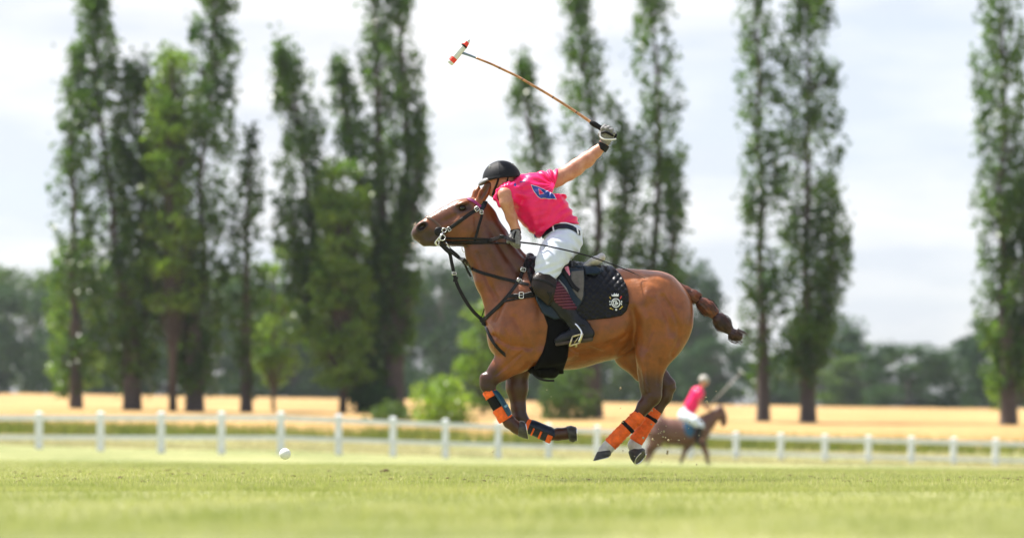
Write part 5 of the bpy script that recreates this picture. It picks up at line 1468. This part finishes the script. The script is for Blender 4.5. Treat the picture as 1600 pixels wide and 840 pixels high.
# right hand round the mallet grip (grip runs from upper left to lower right), knuckles up
g_r = glove('glove', [((947, 217, 21, 8.6), (951, 206, 21, 9.2)), ((944, 211, 17, 5.5), (955, 212, 17, 5.5))],
            [[(941.5, 209, 16, 3.2), (942.5, 199.5, 12, 3.5), (946, 195, 19, 3.3), (948, 200, 27, 3.0)],
             [(945.5, 210, 14, 3.3), (948.5, 200, 10.5, 3.6), (952, 197.0, 18, 3.3), (953, 203, 27, 3.0)],
             [(950.5, 211.5, 14, 3.2), (954, 202.5, 11, 3.5), (957, 200.5, 19, 3.2), (957, 206, 27, 2.9)],
             [(955, 214.5, 15, 3.0), (958.5, 207, 12.5, 3.2), (961, 205.5, 19, 3.0), (960, 210, 26, 2.7)]],
            [(943, 214, 27, 4.0), (939, 206, 30, 3.6), (942, 199, 31, 3.2)], ((944.8, 222.6, 21, 9.6), (940, 232, 21, 8.6)), M['glove_grey'])
t = MB(); t.tube([W(*p) for p in spline([(939.5, 207, 11), (946, 205.5, 6.2), (953, 208.5, 7.5), (959.5, 211.5, 11.5)], 5)], [.9 / S0, 1.7 / S0, 1.9 / S0, 2 / S0, 2 / S0, 2 / S0, 2 / S0, 2 / S0, 2 / S0, 2 / S0, 2 / S0, 2 / S0, 1.9 / S0, 1.7 / S0, 1.5 / S0, .8 / S0], n=6); t.build('knuckle_pad', M['glove_black'], g_r)
t = MB(); t.tube([W(*p) for p in spline([(938.5, 205, 16), (938.5, 212, 13.5), (944, 216, 11.5), (955, 216.5, 12), (963, 215, 16)], 5)], 1.3 / S0, n=6); t.build('piping', M['white_trim'], g_r)
# left hand closed on the reins
g_l = glove('glove', [((806, 366, -29, 7.6), (805, 373, -30, 8.6)), ((800, 372, -31, 5), (809, 374, -31, 5.6))],
            [[(800, 371, -36, 3.1), (797.5, 378, -38, 3.3), (800.5, 383, -33, 3.1), (804, 380.5, -27, 2.8)],
             [(803.5, 373, -37, 3.2), (801.5, 381, -39.5, 3.4), (804, 386, -33, 3.1), (807, 382.5, -27, 2.8)],
             [(807, 374, -37, 3.1), (805.5, 383, -39, 3.3), (807.5, 388, -33, 3.0), (809.5, 384, -27, 2.8)],
             [(810.5, 374, -35, 2.9), (809.5, 383.5, -37, 3.0), (810.5, 388, -32, 2.8), (811.5, 384, -27, 2.6)]],
            [(801, 369, -26, 3.8), (795.5, 374, -25, 3.4), (794, 380, -27, 3.0)], ((806.3, 368.5, -28.5, 8.6), (804.8, 360.8, -28.5, 8.0)), M['glove_grey'])
t = MB(); t.tube([W(806, 364.5, -37.5), W(804, 370, -39.5), W(803, 376, -42)], [1.4 / S0, 1.8 / S0, 1.2 / S0], n=6); t.build('back_strap', M['glove_black'], g_l)

# whip held in the rein hand
whip = thing('riding_whip', W(811, 381, -31), 'long thin black riding whip slanting back across the rider thigh', 'whip')
wp = spline([(798, 377.5, -31), (811, 381, -33), (842, 387, -58), (880, 395.5, -66), (915, 404, -62), (945, 413.5, -54), (976, 424.5, -44), (990, 430, -38)], 5)
mb = MB(); mb.tube([W(*p) for p in wp], [(1.5 - .8 * i / len(wp)) / S0 for i in range(len(wp))], n=7); mb.build('shaft', M['tack'], whip)
mb = MB(); mb.tube([W(*p) for p in spline([(989, 429.5, -38), (997, 433, -36), (1006, 437, -36)], 3)], .55 / S0, n=5); mb.build('lash', M['brown_tack'], whip)

# mallet
mal = thing('polo_mallet', W(940, 200, 22), 'polo mallet with cane shaft and white cigar head banded red, raised overhead', 'mallet')
sp = spline([(931, 193, 22), (923.3, 187.6, 22), (902, 173, 22), (880.5, 159, 22), (855, 143.2, 22), (830.5, 129, 22), (808, 116, 22), (785, 105, 22), (767, 96.6, 22), (749.5, 89.6, 22), (734, 83.5, 22), (717, 77.5, 22)], 5)
k1 = int(len(sp) * .84)
mb = MB(); mb.tube([W(*p) for p in sp[:k1 + 1]], [(2.3 - .7 * i / len(sp)) / S0 for i in range(k1 + 1)], n=8); mb.build('shaft', M['cane'], mal)
mb = MB(); mb.tube([W(*p) for p in sp[k1:]], [(1.5 + .9 * i / (len(sp) - k1)) / S0 for i in range(len(sp) - k1)], n=8); mb.build('shaft_wrapping', M['cane_grey'], mal)
mb = MB()
for t0 in (.18, .33, .5, .66):
    i = int(t0 * len(sp)); mb.tube([W(*sp[i]), W(*sp[i]).lerp(W(*sp[i + 1]), .35)], 2.2 / S0, n=8)
mb.build('cane_node', M['brown_tack'], mal)
gp = spline([(922.5, 187.5, 22), (929, 191, 22), (938, 196.5, 22), (948, 203, 21), (958, 208.6, 19), (964, 211.5, 18)], 4)
mb = MB(); rr = [2.4, 3.2, 4.0, 4.3, 4.5, 4.5, 4.3, 4.1, 4.0, 4.0, 3.9, 3.9, 3.9, 3.8, 3.8, 3.8, 3.9, 4.2, 4.4, 4.5, 3.6]
mb.tube([W(*p) for p in gp], [r * 1.0 / S0 for r in rr[:len(gp)]], n=10); mb.build('grip', M['black_strap'], mal)
a, b = W(733, 58.5, 22), W(702, 96, 22)
def hd(t0, t1, r0, r1, m, name, e=0.0, steps=4):
    mb = MB(); mb.tube([a.lerp(b, t0 + (t1 - t0) * k / steps) for k in range(steps + 1)], [(r0 + (r1 - r0) * k / steps) / S0 for k in range(steps + 1)], n=20); return mb.build(name, m, mal)
mb = MB(); ts = [0, .04, .12, .26, .30, .5, .7, .93, .98, 1.0]; rs = [1.6, 2.6, 3.6, 4.9, 5.1, 5.4, 5.5, 5.4, 5.1, 4.2]
mb.tube([a.lerp(b, t) for t in ts], [r / S0 for r in rs], n=24); mb.build('head', M['mallet_white'], mal)
hd(.10, .245, 3.6, 5.0, M['red'], 'red_band')
hd(.245, .30, 5.15, 5.3, M['black_strap'], 'black_band')
mb = MB()
mb.tube([a.lerp(b, t) for t in (.76, .80, .90, .92)], [5.65 / S0] * 4, n=16, arc=(PI * .55, PI * 1.55), caps=False); mb.build('red_band', M['red'], mal)
mb = MB(); mb.tube([a.lerp(b, .44) + Vector((-.012, 0, -.012)), a.lerp(b, .46) + Vector((.012, 0, -.004))], 2.6 / S0, n=10); mb.build('socket', M['red'], mal)

# ball
ball = MB(); ball.ball(W(445.5, 708.6, 0), 8.9 / S0, n=40)
tag(ball.build('polo_ball', M['ball']), 'white scuffed polo ball in the air just above the turf', 'ball')
# ------------------------------------------------------------------ the second pair, far behind the pony hocks
D2 = 65.0; S2 = FPX / D2
Y2 = D2 - CAM_D
def conv2(p):
    return np.stack([(p[:, 0] - 800) / S2, Y2 + p[:, 1] / S2, CAM_Z + (690 - p[:, 2]) / S2], 1)
def W2(x, y, d=0.0): return Vector(((x - 800) / S2, Y2 + d / S2, CAM_Z + (690 - y) / S2))
M['coat2'] = mat('dark_bay_coat', (.13, .055, .038), rough=.5, var=.25, vscale=3, sheen=.1)
horse2 = thing('horse', W2(1062, 724), 'small blurred dark bay horse cantering right in front of the fence', 'horse')
H2 = Field()
H2.chain([(1030, 670, 0, 18.5), (1050, 674, 0, 19.5), (1072, 675, 0, 20.5), (1092, 672, 0, 18.5)], sy=.75, k=5)
H2.chain([(1023, 673, 0, 15), (1030, 666, 0, 15.5)], sy=.9, k=5)
H2.chain([(1092, 667, 0, 16), (1105, 659, 0, 13), (1117, 648, 0, 9), (1125, 642, 0, 7.4)], sy=.55, k=4)
H2.chain([(1125, 642, 0, 7.2), (1129, 650, 0, 6.6), (1131, 658, 0, 4.8), (1130, 662, 0, 4.3)], sy=.65, k=2)
H2.chain([(1126, 637, -1.5, 2), (1129, 630, -1.5, .8)], k=1); H2.chain([(1123, 637, 1.5, 2), (1125, 630, 1.5, .8)], k=1)
H2.chain([(1094, 682, -5, 10), (1098, 694, -5, 6), (1101, 704, -5, 4), (1104, 708, -5, 3.6), (1104, 716, -5, 2.7), (1106, 722, -4, 2.4)], sy=.85, k=2)
H2.chain([(1086, 684, 5, 9), (1076, 696, 5, 5.4), (1070, 704, 5, 3.7), (1068, 713, 5, 2.7), (1064, 720, 4, 2.4)], sy=.85, k=2)
H2.chain([(1026, 678, -6, 14), (1022, 692, -6, 9), (1013, 701, -6, 4.8), (1014, 704, -6, 4), (1008, 713, -6, 3), (1003, 718, -5, 2.4)], sy=.8, k=2.5)
H2.chain([(1030, 678, 5, 10), (1030, 692, 5, 6), (1021, 702, 5, 3.3), (1016, 714, 5, 2.2), (1012, 720, 5, 2.4)], sy=.8, k=2.5)
H2.chain([(1112, 651, 0, 3), (1121, 640, 0, 3.2)], k=2)
solid('body', H2, .9, M['coat2'], horse2, conv=conv2)
T2 = Field(); T2.chain([(1016, 662, 0, 2.5), (1009, 668, 0, 2.6), (1004, 680, 0, 2.6), (1002, 692, 0, 1.5)], k=2); solid('tail', T2, .8, M['hair'], horse2, conv=conv2)
for (hx, hy, d) in ((1107, 724, -4), (1064, 722, 4), (1001, 719.5, -5), (1011, 722, 5)):
    mb = MB(); mb.tube([W2(hx - .3, hy - 2, d), W2(hx + .4, hy + 1.4, d)], [2.2 / S2, 2.8 / S2], n=10); mb.build('hoof', M['hoof'], horse2)
for s in (-1, 1):
    mb = MB(); mb.ball(W2(1127.5, 645, s * 3.6), .8 / S2, n=8); mb.build('eye', M['eye'], horse2)
p2_ = thing('saddle_pad', W2(1076, 668), 'blue saddle pad with saddle under the distant rider', 'saddle pad')
shell('cotton', H2, [(1068, 656), (1083, 655), (1085, 664), (1083, 680), (1076, 683), (1070, 678), (1067, 668)], .8, 1.0, mat('blue_cotton', (.03, .10, .20), rough=.8), p2_, inner=-1, conv=conv2)
S2F = Field(); S2F.chain([(1066, 655, 0, 2), (1074, 657, 0, 2.4), (1086, 654, 0, 2.2)], sy=2, k=2); solid('seat', S2F, .7, M['tack'], p2_, conv=conv2)
b2 = thing('bridle', W2(1129, 650), 'dark bridle on the distant bay horse', 'bridle')
mb = MB()
mb.tube([W2(*p) for p in ((1125, 637, -3.6), (1128, 648, -4.2), (1131, 657, -3.4))], .5 / S2, n=5); mb.build('cheekpiece', M['tack'], b2)
mb = MB(); mb.tube([W2(*p) for p in ((1126, 655, -3.6), (1130, 654.5, -4), (1134.6, 654, 0))], .5 / S2, n=5); mb.build('noseband', M['tack'], b2)
r2 = MB(); r2.tube([W2(*p) for p in ((1131, 658, -3.6), (1120, 655, -5), (1106, 645, -4))], .45 / S2, n=5)
tag(r2.build('reins', M['tack']), 'thin dark reins of the distant bay horse', 'reins')

rider2 = thing('person', W2(1080, 655), 'small distant rider in pink shirt and pale helmet on the bay horse', 'person')
Bd = Field()
Bd.chain([(1074, 650, 0, 8), (1080, 634, 0, 8), (1090, 616, 0, 8)], sy=.9, k=3)
Bd.cap((1092, 607, 0, 2.6), (1097, 602, 0, 2.8), k=2); Bd.ell((1100.5, 596, 0), (6.2, 5.6, 7.6), ang=.2, k=2)
Bd.ell((1105.4, 596.5, 0), (1.2, .9, 1.5), k=1)
for s in (-1, 1):
    Bd.chain([(1091, 613, s * 8, 3), (1092, 626, s * 9, 2.6), (1103, 636, s * 5, 1.9), (1106, 638, s * 4, 2.1)], k=1)
    for k in range(4): Bd.chain([(1106.5, 636.6 + k * .9, s * 4, .8), (1109, 637.2 + k * .9, s * 4 - s, .7), (1108, 638.6 + k * .7, s * 2.5, .6)], k=.3)
    Bd.cap((1105.6, 636, s * 3, .9), (1108.5, 635.4, s * 2, .7), k=.4)
    Bd.chain([(1076, 652, s * 8, 5), (1092, 664, s * 18, 4), (1090, 682, s * 19, 2.8), (1096, 692, s * 19, 2)], k=1.5)
solid('body', Bd, .7, M['skin'], rider2, conv=conv2)
Sd = Field(); Sd.chain([(1075, 644, 0, 10), (1081, 632, 0, 10.4), (1090, 614, 0, 10.8)], sy=.95, k=3); Sd.cap((1091, 613, -8, 4.6), (1091.6, 621, -9, 4.2), k=2); Sd.cap((1091, 613, 8, 4.6), (1091.6, 621, 9, 4.2), k=2)
solid('shirt', Sd, .7, M['shirt'], rider2, conv=conv2)
Pd = Field(); Pd.chain([(1070, 650, 0, 11), (1073, 645, 0, 10.5)], sy=.95, k=2)
for s in (-1, 1): Pd.chain([(1074, 652, s * 8, 8.4), (1084, 657, s * 15, 7.4), (1093, 665, s * 18, 6)], k=2)
solid('breeches', Pd, .7, M['breeches'], rider2, conv=conv2)
for s in (-1, 1):
    Bt = Field(); Bt.chain([(1092, 668, s * 19, 5.4), (1090, 682, s * 19, 4.4), (1089, 689, s * 19, 3.4)], k=1); Bt.chain([(1089, 690, s * 19, 3.2), (1098, 692, s * 19, 2.4)], k=1)
    solid('boot', Bt, .7, M['boot'], rider2, conv=conv2)
Hd = Field(); Hd.ell((1100, 593, 0), (8.0, 7.2, 7.8), ang=.15, k=1); Hd.ell((1105.5, 595, 0), (4.0, 4.2, 1.1), ang=.25, k=1)
lo, hi = Hd.bounds(3); G = Grid(lo, hi, .5); D = Hd.eval(G, 3); E = np.maximum(D, (G.y[None, None, :] - 595.6 - (G.x[:, None, None] - 1100) * .12) + 0 * D)
iso('helmet', E, G, mat('pale_grey_helmet', (.42, .40, .36), rough=.6), rider2, conv=conv2)
m2 = thing('polo_mallet', W2(1107, 636), 'distant mallet sloping up to the right, held by the far rider', 'mallet')
mb = MB(); mb.tube([W2(1105, 638, 4), W2(1160, 580, 10)], [1.3 / S2, 1.2 / S2], n=6); mb.build('shaft', M['pale_shaft'], m2)
mb = MB(); mb.tube([W2(1155, 575.5, 8), W2(1165, 584, 11)], [1.3 / S2, 1.4 / S2], n=10); mb.build('head', M['mallet_white'], m2)
# clods and crumbs of turf thrown up by the hooves
dbm = MB(); R = random.Random(9)
for k in range(70):
    near = R.random() < .6
    x = R.gauss(1040, 36) if near else R.uniform(760, 1130); y = R.gauss(678, 24) if near else R.uniform(600, 735)
    dbm.ball(W(x, min(y, 742), R.uniform(-90, 90)), R.choice([.7, .9, 1.2, 1.9]) / S0, n=6, sc=(1, .8, R.uniform(.5, 1.2)))
tag(dbm.build('debris', mat('dry_turf_crumb', (.42, .36, .22), rough=.9, var=.4, vscale=30)), 'crumbs of turf and grass flying behind the hooves', 'debris', kind='stuff')
# ------------------------------------------------------------------ summer air
hz = MB()
hz.box((0, 240, 30), (620, 620, 100))
hv = bpy.data.materials.new('air'); hv.use_nodes = True; hn = hv.node_tree.nodes; hn.clear()
ho = hn.new('ShaderNodeOutputMaterial'); hp_ = hn.new('ShaderNodeVolumePrincipled')
hp_.inputs['Color'].default_value = (.86, .92, 1.0, 1); hp_.inputs['Density'].default_value = 0.00014; hp_.inputs['Anisotropy'].default_value = .35
hv.node_tree.links.new(hp_.outputs[0], ho.inputs['Volume'])
tag(hz.build('haze', hv, smooth=False), kind='stuff')
